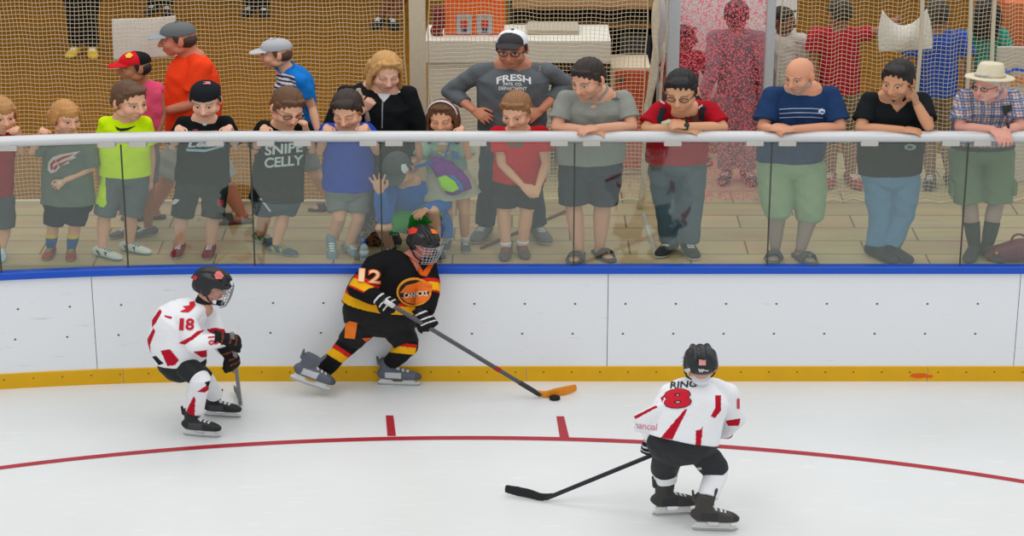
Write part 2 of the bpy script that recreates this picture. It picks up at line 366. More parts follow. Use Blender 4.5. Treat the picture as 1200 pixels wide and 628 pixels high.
def person(label, cat, root, skin, s, head, neck, sh, arms, torso, shirt, legs, bottoms, shoes, hairdo=None, capd=None, specs=None,
           hands=(None, None), body_depth=.66, group=None, socks=None, after=None, pelvis=None, dy=0.0):
    kid_ = head.get('kid', False); g0 = G(root[0], root[1]-dy*43); X0 = A(g0[0], g0[1], ZF)
    def m(p):
        w = W(p[0], p[1], p[2]+dy if len(p) > 2 else g0[1]); return (w-X0)*A(1/KX, 1, 1)
    me = lambda px: px/134/KX
    R = empty('person', tuple(X0), label, cat, group or 'people behind the glass')
    hp = head; c = m(hp['c']); hs = hp['h']/134/.232; yaw, pit, rol = [math.radians(v) for v in hp.get('rot', (0, 0, 0))]
    M = ry(rol)@rz(yaw)@rx(pit); kid = hp.get('kid', False)
    up = shirt.get('up', 4 if kid_ else 9); U_ = lambda p, k=1.0: (p[0], p[1]-up*k, *p[2:])
    nk = m(U_(neck, .75)); shp = [m(U_(p, shirt.get('shk', .75))) for p in sh]; arm = [[m(p) for p in a] for a in arms]
    T = [(m(U_(t[:3], .7 if i == len(torso)-1 else 0)), me(t[3])) for i, t in enumerate(torso)]       # hem ... chest
    b = Blob(); head_solids(b, c, M, hs, kid, hp.get('thin', 1.0))
    b.tube([c+M@(A(0, .022, -.05)*hs), c*.45+nk*.55+A(0, .01, 0), nk-A(0, -.01, .04)], [.052*hs, .053*hs, .062*hs], n=16)
    P = [t[0] for t in T]+[nk-A(0, 0, .03*s)]; rr = [(t[1]*.86, t[1]*.86*body_depth) for t in T]+[(T[-1][1]*.55, T[-1][1]*.4)]
    b.tube(P, rr, ref=(1, 0, 0), n=20)
    ua = .046*s
    for i in (0, 1):
        b.tube([nk-A(0, 0, .05*s), shp[i]], [.055*s, .050*s], n=14)
        if len(arm[i]) > 1:
            e, w = arm[i][0], arm[i][1]
            if hands[i] and hands[i]['curl'] == 55 and abs(hands[i]['d'][1]) > .9: w = arm[i][1] = w+A(0, 0, .026)
            b.tube([shp[i], shp[i]*.5+e*.5, e], [ua*1.1, ua*1.02, ua*.82], n=14)
            b.tube([e, e*.62+w*.38, w], [ua*.82, ua*.88, ua*.60], n=14)
            h = hands[i]
            if h: hand(b, w, A(*h['d']), A(*h['up']), h['t'], s*h.get('s', 1.0), h.get('curl', 25), h.get('spread', .1), h.get('fat', 1.0))
    L = []
    pel = T[0][0] if pelvis is None else m(pelvis)
    for i, lg in enumerate(legs):
        hp_, kn = m(lg[0]), m(lg[1]); gg = (G(lg[2][0], lg[2][1]-dy*43)-X0)*A(1/KX, 1, 1); lift = lg[2][2] if len(lg[2]) > 2 else 0
        an = gg+A(0, 0, .085*s+lift); L.append((hp_, kn, an, gg+A(0, 0, lift)))
        b.tube([pel, hp_], [.09*s, .085*s], n=14)
        b.tube([hp_, hp_*.5+kn*.5, kn], [.085*s, .078*s, .056*s], n=16)
        b.tube([kn, kn*.68+an*.32+A(0, .015*s, 0), an], [.056*s, .060*s, .036*s], n=16)
        yw = math.radians(shoes[i]['yaw']); f = A(math.sin(yw), -math.cos(yw), 0)
        if not shoes[i].get('pitch'):
            b.tube([an, an-A(0, 0, .045*s)-f*.02*s, gg+A(0, 0, .034*s+lift)+f*.06*s, gg+A(0, 0, .030*s+lift)+f*.13*s, gg+A(0, 0, .027*s+lift)+f*.165*s], [(.036*s, .034*s), (.032*s, .034*s), (.034*s, .026*s), (.036*s, .016*s), (.026*s, .013*s)], ref=A(-f[1], f[0], 0), n=12)
    fp = face_paint(skin, c, M, hs, hp.get('brow', (70, 50, 35)), hp.get('lip'), hp.get('stubble'), kid, closed=hp.get('closed', False))
    legc = lin(hp['legs']) if 'legs' in hp else None
    def bp(p, n):
        col = fp(p, n)
        if legc is not None: col[p[:, 2] < P[0][2]] = legc
        return col
    body = b.build('body', R, paint_mat('skin', .55, 0, .35), vox=.0068, it=1, paint=bp)
    # shirt
    sb = Blob(); ex = .012*s
    P = [t[0] for t in T]; rr = [(t[1], t[1]*body_depth) for t in T]
    neckr = (.075*s, .070*s) if shirt.get('neck') is None else shirt['neck']
    P2 = P+[nk-A(0, 0, .035*s)]; rr2 = rr+[(max(.085*s, T[-1][1]*.6), max(.06*s, T[-1][1]*.42))]
    sb.tube(P2, rr2, ref=(1, 0, 0), n=28, cap=(0, .35), sub=4)
    sl = shirt.get('sleeve', 'short'); su = ua+ex+shirt.get('loose', .008)
    for i in (0, 1):
        sb.tube([nk-A(0, -.005, .035*s), shp[i]*.55+nk*.45-A(0, 0, .02*s), shp[i]], [.052*s, .060*s, su*1.04], n=16)
        if len(arm[i]) < 1: continue
        e = arm[i][0]
        if sl == 'long':
            w = arm[i][1]; sb.tube([shp[i], shp[i]*.5+e*.5, e], [su*1.04, su*1.0, su*.95], n=16)
            w2 = e+(w-e)*shirt.get('cuff', .95); sb.tube([e, e*.5+w2*.5, w2], [su*.95, su*.88, su*.72], n=16, cap=(1, 0))
        elif sl == 'short':
            t = shirt.get('t', .62); e2 = shp[i]+(e-shp[i])*t; sb.tube([shp[i], shp[i]*.5+e2*.5, e2], [su*1.04, su*1.10, su*1.14], n=16, cap=(1, 0))
    if 'extra' in shirt: shirt['extra'](sb, m, s)
    sp = shirt.get('paint')
    if sp: so = sb.build(shirt.get('name', 'shirt'), R, paint_mat('printed cloth', .85, .35, .12), vox=.0075, it=2, wrinkle=.0022, paint=(lambda p, n: sp(p, n, m)))
    else: so = sb.build(shirt.get('name', 'shirt'), R, cloth(shirt['rgb']), vox=.0075, it=2, wrinkle=shirt.get('wr', .0026))
    if shirt.get('collar'):
        cb = Blob(); q = nk-A(0, .0, .012*s)
        for sd in (-1, 1):
            cb.tube([q+A(.046*sd, .060, .050)*s, q+A(.078*sd, .010, .046)*s, q+A(.074*sd, -.050, .024)*s, q+A(.030*sd, -.098, -.022)*s], [(.010*s, .024*s), (.011*s, .028*s), (.011*s, .030*s), (.008*s, .020*s)], ref=(1, 0, 0), n=10)
        cb.build('collar', so, cloth(shirt['collar']), vox=.007, it=1)
    # trousers / shorts / skirt
    if bottoms:
        pb = Blob(); hem = bottoms['hem']; lo = bottoms.get('loose', .022)*s; wst = T[0][0]; hw = bottoms.get('hw'); hw = me(hw) if hw else T[0][1]*.95
        pb.tube([pel*.4+wst*.6+A(0, 0, .05*s), pel-A(0, 0, .02*s)], [(hw, hw*body_depth), (hw*.97, hw*body_depth*1.0)], n=24)
        if bottoms.get('skirt'):
            kz = (L[0][1]+L[1][1])/2; e2 = pel+(kz-pel)*hem
            pb.tube([pel, pel*.5+e2*.5, e2], [(hw, hw*.7), (hw*1.2, hw*.95), (hw*1.4, hw*1.1)], n=28, cap=(1, 0))
        else:
            for hp_, kn, an, gg in L:
                if hem <= 1.0:
                    e2 = hp_+(kn-hp_)*hem; pb.tube([hp_, hp_*.5+e2*.5, e2], [.082*s+lo*.8, .074*s+lo, .064*s+lo*1.15], n=20, cap=(1, 0))
                else:
                    e2 = kn+(an-kn)*(hem-1)
                    pb.tube([hp_, hp_*.5+kn*.5, kn], [.084*s+lo*.8, .074*s+lo, .058*s+lo], n=20)
                    pb.tube([kn, kn*.5+e2*.5, e2], [.058*s+lo, .054*s+lo, .050*s+lo], n=20, cap=(1, 0))
        bpn = bottoms.get('paint')
        if bpn: bo = pb.build(bottoms['name'], R, paint_mat('printed cloth', .85, .35, .12), vox=.0078, it=2, wrinkle=.0025, paint=(lambda p, n: bpn(p, n, m)))
        else: bo = pb.build(bottoms['name'], R, cloth(bottoms['rgb']), vox=.0078, it=2, wrinkle=.003)
    else: bo = None
    for i, sd in enumerate(shoes):
        kw = {k: v for k, v in sd.items() if k not in ('yaw', 'none')}
        if not sd.get('none'): shoe(R, L[i][3], sd['yaw'], s*1.14, **kw)
        if socks and i < len(socks) and socks[i]:
            kn, an = L[i][1], L[i][2]; top = an+(kn-an)*socks[i][1]; k2 = Blob()
            k2.tube([an-A(0, 0, .03*s), an, an*.5+top*.5, top], [.040*s, .041*s, .047*s+.012*socks[i][1], .050*s+.016*socks[i][1]], n=14, cap=(0, 0))
            c1, c2 = lin(socks[i][0]), lin(socks[i][2]) if len(socks[i]) > 2 else lin(socks[i][0])
            k2.build('sock', R, paint_mat('knit', .9, 0, .1), vox=.007, it=1, paint=lambda p, n, zt=top[2]: np.where((p[:, 2] > zt-.03)[:, None], c2, c1))
    if hairdo: hair(R, c, M, hs, 'under' if capd and hairdo[0] in ('crop', 'short') else hairdo[0], hairdo[1], *hairdo[2:])
    co = cap(R, c, M, hs, **capd) if capd else None
    if specs: glasses(R, c, M, hs, specs)
    ctx = dict(R=R, m=m, c=c, M=M, hs=hs, shirt=so, body=body, cap=co, bottoms=bo, s=s, X0=X0, nk=nk, sh=shp, L=L, T=T)
    if after: after(ctx)
    return ctx
# ------------------------------------------------------------------ the place
def XP(px, Y=0.0, py=314): return W(px, py, Y)[0]
def ZP(py, Y=0.0): return W(600, py, Y)[2]
def Yb(X): return -np.maximum(0, -(np.asarray(X, float)+2.3))**2/27.0      # the boards bend into the rink's corner
def sweep(prof, x0, x1, n=40):
    xs = np.linspace(x0, x1, n); k = len(prof); V = []; F = []
    for x in xs:
        y0 = float(Yb(x))
        for dy, z in prof: V.append((x, y0+dy, z))
    for i in range(n-1):
        for j in range(k):
            a, b = i*k+j, i*k+(j+1) % k; F.append([a, a+k, b+k, b])
    F.append(list(range(k))); F.append([(n-1)*k+j for j in range(k)][::-1]); return V, F
def swept(name, prof, x0, x1, m, parent=None, n=40, smooth=False):
    V, F = sweep(prof, x0, x1, n); return link(name, rawmesh(name, V, F), parent, m, smooth)
def boxes(name, lst, m, parent=None, bevel=.0, kind=None):
    """axis boxes (x0,x1,y0,y1,z0,z1) with eased edges, one mesh"""
    bm = bmesh.new()
    for x0, x1, y0, y1, z0, z1 in lst:
        r = bmesh.ops.create_cube(bm, size=1)
        for v in r['verts']: v.co = ((x0+x1)/2+v.co.x*(x1-x0), (y0+y1)/2+v.co.y*(y1-y0), (z0+z1)/2+v.co.z*(z1-z0))
    if bevel: bmesh.ops.bevel(bm, geom=bm.edges[:], offset=bevel, segments=2, affect='EDGES', profile=.5)
    me = bpy.data.meshes.new(name); bm.to_mesh(me); bm.free(); return link(name, me, parent, m, False)
# --- ice
def ice_material():
    m, nt, b = nodes('ice'); L = nt.links; tc = nt.nodes.new('ShaderNodeTexCoord')
    n1 = nt.nodes.new('ShaderNodeTexNoise'); n1.inputs['Scale'].default_value = .5; n1.inputs['Detail'].default_value = 3
    L.new(tc.outputs['Object'], n1.inputs['Vector'])
    mp = nt.nodes.new('ShaderNodeMapping'); mp.inputs['Scale'].default_value = (1.2, 9, 1); mp.inputs['Rotation'].default_value = (0, 0, .12)
    n2 = nt.nodes.new('ShaderNodeTexNoise'); n2.inputs['Scale'].default_value = 2.2; n2.inputs['Detail'].default_value = 6; n2.inputs['Distortion'].default_value = .6
    L.new(tc.outputs['Object'], mp.inputs['Vector']); L.new(mp.outputs['Vector'], n2.inputs['Vector'])
    r1 = nt.nodes.new('ShaderNodeValToRGB'); r1.color_ramp.elements[0].position = .3; r1.color_ramp.elements[0].color = (*lin((224, 226, 224)), 1); r1.color_ramp.elements[1].position = .7; r1.color_ramp.elements[1].color = (*lin((232, 234, 233)), 1)
    L.new(n1.outputs['Fac'], r1.inputs['Fac'])
    r2 = nt.nodes.new('ShaderNodeValToRGB'); r2.color_ramp.elements[0].position = .60; r2.color_ramp.elements[0].color = (0, 0, 0, 1); r2.color_ramp.elements[1].position = .78; r2.color_ramp.elements[1].color = (.8, .8, .8, 1)
    L.new(n2.outputs['Fac'], r2.inputs['Fac'])
    mx = nt.nodes.new('ShaderNodeMix'); mx.data_type = 'RGBA'; L.new(r2.outputs['Color'], mx.inputs[0]); L.new(r1.outputs['Color'], mx.inputs[6]); mx.inputs[7].default_value = (*lin((242, 243, 242)), 1)
    L.new(mx.outputs[2], b.inputs['Base Color']); b.inputs['Roughness'].default_value = .32; b.inputs['Specular IOR Level'].default_value = .35
    bp = nt.nodes.new('ShaderNodeBump'); bp.inputs['Strength'].default_value = .12; bp.inputs['Distance'].default_value = .01
    L.new(n2.outputs['Fac'], bp.inputs['Height']); L.new(bp.outputs['Normal'], b.inputs['Normal']); return m
ice = boxes('floor', [(-16, 16, -26, .02, -.1, 0)], ice_material()); tag(ice, kind='structure')
red = mat((176, 38, 52), .4, 0, 'red ice paint', .12, 20)
apex = G(548, 511, 0)
def ellipse_band(rx_, ry_, w, a0, a1, n=160):
    V, F = [], []
    for i in range(n+1):
        t = a0+(a1-a0)*i/n; c, s_ = math.cos(t), math.sin(t)
        for k in (0, 1): V.append((apex[0]+(rx_-w*1.0*k)*c, apex[1]-ry_+(ry_-w*1.9*k)*s_, .0025))
        if i: F.append([2*i-2, 2*i-1, 2*i+1, 2*i])
    return V, F
V, F = ellipse_band(7.7, 4.57, .040, 0, 2*math.pi, 240)
tag(link('floor_circle', rawmesh('floor_circle', V, F), None, red), kind='structure')
for (a, b_, c, d) in (((452, 487), (461, 487), (464, 511), (454, 511)), ((652, 488), (661, 488), (667, 513), (656, 513))):
    P = [G(*q, 0) for q in (a, b_, c, d)]; V = [(p[0], p[1], .003) for p in P]
    tag(link('floor_hash_mark', rawmesh('floor_hash_mark', V, [[0, 3, 2, 1]]), None, red), kind='structure')
# --- boards
Ztop = ZP(313, -.03); Zcap = ZP(321, -.03); Zk = ZP(429.5, -.012)
def board_material():
    m, nt, b = nodes('board plastic'); L = nt.links; tc = nt.nodes.new('ShaderNodeTexCoord')
    mp = nt.nodes.new('ShaderNodeMapping'); mp.inputs['Scale'].default_value = (1.1, 1, 9)
    n = nt.nodes.new('ShaderNodeTexNoise'); n.inputs['Scale'].default_value = 2.5; n.inputs['Detail'].default_value = 9; n.inputs['Roughness'].default_value = .7
    L.new(tc.outputs['Object'], mp.inputs['Vector']); L.new(mp.outputs['Vector'], n.inputs['Vector'])
    r = nt.nodes.new('ShaderNodeValToRGB'); e = r.color_ramp.elements; e[0].position = .28; e[0].color = (*lin((204, 206, 206)), 1); e[1].position = .38; e[1].color = (*lin((236, 239, 242)), 1)
    L.new(n.outputs['Fac'], r.inputs['Fac']); L.new(r.outputs['Color'], b.inputs['Base Color']); b.inputs['Roughness'].default_value = .35; b.inputs['Specular IOR Level'].default_value = .3
    return m
bmt = board_material()
xs = [-7.5, XP(108), XP(713), XP(1197), 7.5]
for i in range(4):
    tag(swept('wall_rink', [(0, -.02), (0, Zcap+.01), (.10, Zcap+.01), (.10, -.02)], xs[i]+.003, xs[i+1]-.003, bmt, n=30), kind='structure')
tag(swept('wall_core', [(.012, -.02), (.012, Zcap), (.09, Zcap), (.09, -.02)], -7.5, 7.5, mat((60, 62, 66)), n=60), kind='structure')
ym = mat((224, 172, 14), .45, 0, 'yellow kick plate', .10, 6)
kxs = [-7.5, XP(138), XP(617), XP(1095), 7.5]
for i in range(4):
    tag(swept('baseboard_rink', [(-.012, 0), (-.012, Zk-.006), (-.006, Zk), (.004, Zk), (.004, 0)], kxs[i]+.003, kxs[i+1]-.003, ym, n=30), kind='structure')
blue = mat((28, 84, 196), .4, 0, 'blue cap rail', .08, 8)
tag(swept('trim_1', [(-.03, Zcap), (-.03, Ztop-.008), (-.022, Ztop), (.058, Ztop+.0), (.068, Ztop-.008), (.068, Zcap)], -7.5, 7.5, blue, n=70), kind='structure')
# screw heads in the boards, two rows and the kick plate's row
b = Blob(); b2 = Blob()
for k in range(22):
    px = 25+59*k
    for row in (355, 390):
        X = XP(px+((row == 390)*-3), 0, row); b.ell((X, float(Yb(X)), ZP(row+1.0*(px > 500))), (.011, .004, .009), n=10, m=6)
for k in range(40):
    X = XP(10+33*k, 0, 436); b2.ell((X, float(Yb(X))-.012, ZP(436, -.012)), (.009, .003, .007), n=8, m=6)
o = b.raw('trim_screws', None, mat((96, 92, 86), .5, .3), kx=1); tag(o, kind='structure')
o = b2.raw('trim_kick_screws', None, mat((120, 84, 20), .5, .3), kx=1); tag(o, kind='structure')
# orange mark and scuffs on the boards
P = [(-17, 0), (-14, -5), (-6, -6), (2, -6), (5, -3), (10, -3), (13, 0), (9, 3), (2, 2), (-4, 4), (-10, 3)]
V = [(XP(1082+a*.95, -.013, 441+c), -.0135, ZP(441+c*.6, -.0135)) for a, c in P]
tag(link('trim_orange_smudge', rawmesh('trim_orange_smudge', V, [list(range(len(V)))]), None, mat((226, 98, 20), .6), False), kind='structure')
# --- glass and handrail
def glass_material():
    m = bpy.data.materials.new('glass'); m.use_nodes = True; nt = m.node_tree; nt.nodes.clear(); L = nt.links
    o = nt.nodes.new('ShaderNodeOutputMaterial'); t = nt.nodes.new('ShaderNodeBsdfTransparent'); g = nt.nodes.new('ShaderNodeBsdfGlossy'); mx = nt.nodes.new('ShaderNodeMixShader')
    t.inputs['Color'].default_value = (.935, .955, .925, 1); g.inputs['Roughness'].default_value = .03; g.inputs['Color'].default_value = (.95, 1, .96, 1); mx.inputs[0].default_value = .058
    L.new(t.outputs[0], mx.inputs[1]); L.new(g.outputs[0], mx.inputs[2]); L.new(mx.outputs[0], o.inputs[0]); return m
gm = glass_material(); GY = .015
gx = [-150, 1, 147, 296, 447, 673, 902, 1130, 1330]
glab = ['narrow sliver of glass panel cut by the photo edge at the bend of the boards', 'glass panel of the barrier in front of the blond child with the winged wheel T-shirt',
        'glass panel of the barrier in front of the child in the black backwards cap', 'glass panel of the barrier in front of the boy in the blue T-shirt',
        'glass panel of the barrier in front of the crouching boy and the girl', 'glass panel of the barrier in front of the man with the backpack',
        'glass panel of the barrier in front of the man in jeans', 'glass panel of the barrier in front of the maroon handbag']
seal = mat((70, 72, 62), .5, 0, 'glass edge', .1)
for i in range(8):
    x0, x1 = XP(gx[i], GY, 240)+.006, XP(gx[i+1], GY, 240)-.006
    p = swept('glass_panel', [(GY-.006, Ztop-.03), (GY-.006, ZP(167.5, GY)), (GY+.006, ZP(167.5, GY)), (GY+.006, Ztop-.03)], x0, x1, gm, n=20)
    p.location = (0, 0, 0); tag(p, glab[i], 'glass panel', 'glass panels of the rink barrier')
    swept('edge_seal', [(GY-.009, Ztop-.02), (GY-.009, ZP(168, GY)), (GY+.009, ZP(168, GY)), (GY+.009, Ztop-.02)], x1-.002, x1+.010, seal, parent=p, n=2)
RY = .03; RZ = ZP(160.0, RY)
rr_ = [(RY+.062*math.cos(t), RZ+.047*math.sin(t)) for t in np.linspace(0, 2*math.pi, 17)[:-1]]
rail = swept('handrail', rr_, -7.5, 7.5, mat((206, 207, 208), .42, .15, 'brushed rail', .04, 20), n=90, smooth=True)
tag(rail, 'long silver handrail on top of the glass barrier', 'handrail')
clipm = mat((196, 192, 184), .5, .2, 'clip', .05)
for px in (15, 127, 163, 253, 312, 355, 432, 462, 560, 655, 693, 788, 884, 922, 1018, 1113, 1150):
    X = XP(px, RY, 168); boxes('clip', [(X-.075, X+.075, float(Yb(X))-.028, float(Yb(X))+.045, ZP(170.5, 0), ZP(164, 0))], clipm, rail, bevel=.006)
# --- spectators' floor
def tile_material():
    m, nt, b = nodes('floor tile'); L = nt.links; tc = nt.nodes.new('ShaderNodeTexCoord')
    br = nt.nodes.new('ShaderNodeTexBrick'); br.offset = .5; br.inputs['Scale'].default_value = 1; br.inputs['Brick Width'].default_value = 1.05; br.inputs['Row Height'].default_value = .36
    br.inputs['Mortar Size'].default_value = .008; br.inputs['Color1'].default_value = (*lin((186, 166, 128)), 1); br.inputs['Color2'].default_value = (*lin((170, 150, 114)), 1); br.inputs['Mortar'].default_value = (*lin((112, 98, 76)), 1)
    L.new(tc.outputs['Object'], br.inputs['Vector'])
    mp = nt.nodes.new('ShaderNodeMapping'); mp.inputs['Scale'].default_value = (.5, 3, 1); n = nt.nodes.new('ShaderNodeTexNoise'); n.inputs['Scale'].default_value = 3; n.inputs['Detail'].default_value = 5
    L.new(tc.outputs['Object'], mp.inputs['Vector']); L.new(mp.outputs['Vector'], n.inputs['Vector'])
    mx = nt.nodes.new('ShaderNodeMix'); mx.data_type = 'RGBA'; mx.blend_type = 'MULTIPLY'; mx.inputs[0].default_value = .5
    L.new(br.outputs['Color'], mx.inputs[6]); L.new(n.outputs['Color'], mx.inputs[7])
    hs_ = nt.nodes.new('ShaderNodeHueSaturation'); hs_.inputs['Saturation'].default_value = .95; hs_.inputs['Value'].default_value = 1.32; L.new(mx.outputs[2], hs_.inputs['Color'])
    L.new(hs_.outputs['Color'], b.inputs['Base Color']); b.inputs['Roughness'].default_value = .55; b.inputs['Specular IOR Level'].default_value = .15; return m
def wood_material():
    m, nt, b = nodes('wood floor'); L = nt.links; tc = nt.nodes.new('ShaderNodeTexCoord')
    mp = nt.nodes.new('ShaderNodeMapping'); mp.inputs['Scale'].default_value = (.4, 6, 1); n = nt.nodes.new('ShaderNodeTexNoise'); n.inputs['Scale'].default_value = 4; n.inputs['Detail'].default_value = 6
    L.new(tc.outputs['Object'], mp.inputs['Vector']); L.new(mp.outputs['Vector'], n.inputs['Vector'])
    r = nt.nodes.new('ShaderNodeValToRGB'); e = r.color_ramp.elements; e[0].position = .3; e[0].color = (*lin((106, 66, 8)), 1); e[1].position = .7; e[1].color = (*lin((142, 92, 16)), 1)
    L.new(n.outputs['Fac'], r.inputs['Fac']); L.new(r.outputs['Color'], b.inputs['Base Color']); b.inputs['Roughness'].default_value = .9; b.inputs['Specular IOR Level'].default_value = .04; return m
NY = 1.80
tag(boxes('floor_walkway', [(-9, 9, .075, NY, ZF-.12, ZF), (XP(482, NY, 200), 9, NY, 3.4, ZF-.12, ZF)], tile_material()), kind='structure')
tag(boxes('floor_wood', [(-12, XP(482, NY, 200)-.002, NY+.002, 15, ZF-.12, ZF), (XP(482, NY, 200), 12, 3.402, 15, ZF-.12, ZF)], wood_material()), kind='structure')
tag(boxes('trim_floor_edge', [(-9, XP(478, NY, 200), NY-.03, NY+.02, ZF, ZF+.03)], mat((214, 204, 184), .6)), kind='structure')
tag(boxes('wall_back', [(-12, 12, 15, 15.2, ZF-.1, 6)], mat((150, 138, 120), .8)), kind='structure')
P = [G(752, 250), G(756, 250), G(772, 304), G(767, 304)]
tag(link('trim_metal_strip', rawmesh('trim_metal_strip', [(p[0], p[1], ZF+.006) for p in P], [[0, 3, 2, 1]]), None, mat((196, 196, 190), .4, .3), False), kind='structure')
# --- netting
def net(name, px0, px1, Y, ztop, amp, per, label, hole=.0385, r=.0023, bunch=0.0, seams=()):
    X0, X1 = W(px0, 100, Y)[0], W(px1, 100, Y)[0]; nx, nz = int((X1-X0)/hole), int((ztop-ZF)/hole)
    gxv = np.linspace(X0, X1, nx+1); gz = np.linspace(ZF+.012, ztop, nz+1); XX, ZZ = np.meshgrid(gxv, gz, indexing='ij')
    ph = XX/per*2*np.pi
    YY = Y+amp*np.sin(ph+.8*np.sin(XX*2.1)+.25*np.sin(ZZ*2))+.6*amp*np.sin(ph*.43+ZZ*.7)
    XX = XX+.012*np.sin(ZZ*3.1+XX*4)+.004*np.sin(ZZ*11+XX*17); ZZ = ZZ+.010*np.sin(XX*2.6+ZZ)+.005*np.sin(XX*19)
    Pt = np.stack([XX, YY, ZZ], -1); Vs, Fs = [], []; n0 = 0
    def cord(P, ax, r):
        nonlocal n0
        k = len(P); offs = [(r*math.cos(t), r*math.sin(t)) for t in (0.5, 2.6, 4.7)]
        for a, b_ in offs:
            q = P.copy(); q[:, ax] += a; q[:, 1] += b_; Vs.append(q)
        for i in range(k-1):
            for j in range(3):
                a, c = n0+j*k+i, n0+((j+1) % 3)*k+i; Fs.append([a, a+1, c+1, c])
        n0 += 3*k
    for i in range(nx+1): cord(Pt[i], 0, r*(3.2 if i in (0, nx) else 1))
    for j in range(nz+1): cord(Pt[:, j], 2, r*(3 if j in (0, nz) else 1))
    me = rawmesh(name, np.concatenate(Vs), Fs); o = link(name, me, None, mat((214, 200, 168), .8, 0, 'net cord', .08), False)
    tag(o, label, 'net', 'safety nets behind the walkway')
    for k, px in enumerate(seams):
        X = W(px, 60, Y)[0]; bb = Blob(); zz = np.linspace(ZF+.01, ztop, 9); bb.tube([(X+.012*math.sin(z*3+k), Y-.03+.01*math.sin(z*2), z) for z in zz], [.020]*9, n=8); bb.raw('seam_rope', o, mat((206, 194, 170), .8, 0, 'net cord', .1), kx=1)
    return o
net('safety_net', -120, 476, NY+.02, 3.9, .012, .9, 'cream knotted safety net in front of the brown floor at the left')
net('safety_net', 504, 756, NY+.08, 3.9, .022, .55, 'cream safety net in front of the white counter and the orange banner')
net('safety_net', 912, 1290, NY+.05, 3.9, .045, .23, 'pleated cream safety net behind the three men at the right', seams=(1076, 1134, 1162))
# hanging folds of gathered net, posts
def prism(name, px0, px1, y0, y1, z0, z1, rgb, parent=None, bevel=.008, rough=.6, metal=0):
    X0, X1 = W(px0, 150, y0)[0], W(px1, 150, y0)[0]; return boxes(name, [(X0, X1, y0, y1, z0, z1)], mat(rgb, rough, metal), parent, bevel)
for px, pb, lab in ((766, 757, 'gathered cream net hanging beside the silver post, nearest the orange cupboard'), (776.5, 773.5, 'gathered cream net hanging tight against the silver post')):
    b = Blob(); zz = np.linspace(ZF+.02, 3.7, 12)
    xa, xb = W(px+4, 0, NY)[0], W(pb, 150, NY)[0]; za, zb = ZP(0, NY), ZP(150, NY)
    b.tube([(xb+(xa-xb)*(z-zb)/(za-zb)+.012*math.sin(z*6+px), NY+(-.14 if px < 770 else -.03)+.02*math.sin(z*4), z) for z in zz], [(.034 if px < 770 else .016)+.005*math.sin(z*9+px) for z in zz], n=14)
    o = b.build('gathered_net', None, mat((202, 190, 166), .85, 0, 'net cord', .2, 50, .5), vox=.012, it=1, kx=1, wrinkle=.006, wk=(40, 30, 1)); tag(o, lab, 'net')
for px0, px1, lab, rgb in ((780, 794, 'silver post at the left edge of the red mesh screen', (186, 190, 192)), (894, 904, 'silver post at the right edge of the red mesh screen', (186, 188, 188)), (481, 500, 'cream painted square post between the net and the white counter', (206, 192, 166))):
    tag(prism('post', px0, px1, NY-.02, NY+.10, ZF, 4.2, rgb, rough=.45), lab, 'post', 'posts along the net line')
# red mesh screen
def mesh_screen_material():
    m = bpy.data.materials.new('red mesh fabric'); m.use_nodes = True; nt = m.node_tree; nt.nodes.clear(); L = nt.links
    o = nt.nodes.new('ShaderNodeOutputMaterial'); t = nt.nodes.new('ShaderNodeBsdfTransparent'); d = nt.nodes.new('ShaderNodeBsdfDiffuse'); tr = nt.nodes.new('ShaderNodeBsdfTranslucent'); mx = nt.nodes.new('ShaderNodeMixShader'); m2 = nt.nodes.new('ShaderNodeMixShader')
    tc = nt.nodes.new('ShaderNodeTexCoord'); n = nt.nodes.new('ShaderNodeTexNoise'); n.inputs['Scale'].default_value = 78; n.inputs['Detail'].default_value = 2; n.inputs['Distortion'].default_value = .5
    L.new(tc.outputs['Object'], n.inputs['Vector']); r = nt.nodes.new('ShaderNodeMath'); r.operation = 'GREATER_THAN'; r.inputs[1].default_value = .565; L.new(n.outputs['Fac'], r.inputs[0])
    d.inputs['Color'].default_value = (*lin((254, 138, 148)), 1); tr.inputs['Color'].default_value = (*lin((254, 138, 148)), 1)
    m2.inputs[0].default_value = .4; L.new(d.outputs[0], m2.inputs[1]); L.new(tr.outputs[0], m2.inputs[2])
    L.new(r.outputs[0], mx.inputs[0]); L.new(t.outputs[0], mx.inputs[1]); L.new(m2.outputs[0], mx.inputs[2]); L.new(mx.outputs[0], o.inputs[0]); return m
X0, X1 = W(794, 100, NY+.04)[0], W(895, 100, NY+.04)[0]
scr = boxes('mesh_screen', [(X0, X1, NY+.037, NY+.041, ZF+.012, 4.2)], mesh_screen_material()); tag(scr, 'tall red mesh screen stretched between two silver posts', 'screen')
tag(boxes('wall_partition', [(W(770, 100, 3.75)[0], W(930, 100, 3.75)[0], 3.75, 3.85, ZF, 4.4)], mat((238, 236, 234), .6)), kind='structure')
for z in (ZP(8, 3.0), ZP(36, 3.0)):
    pass
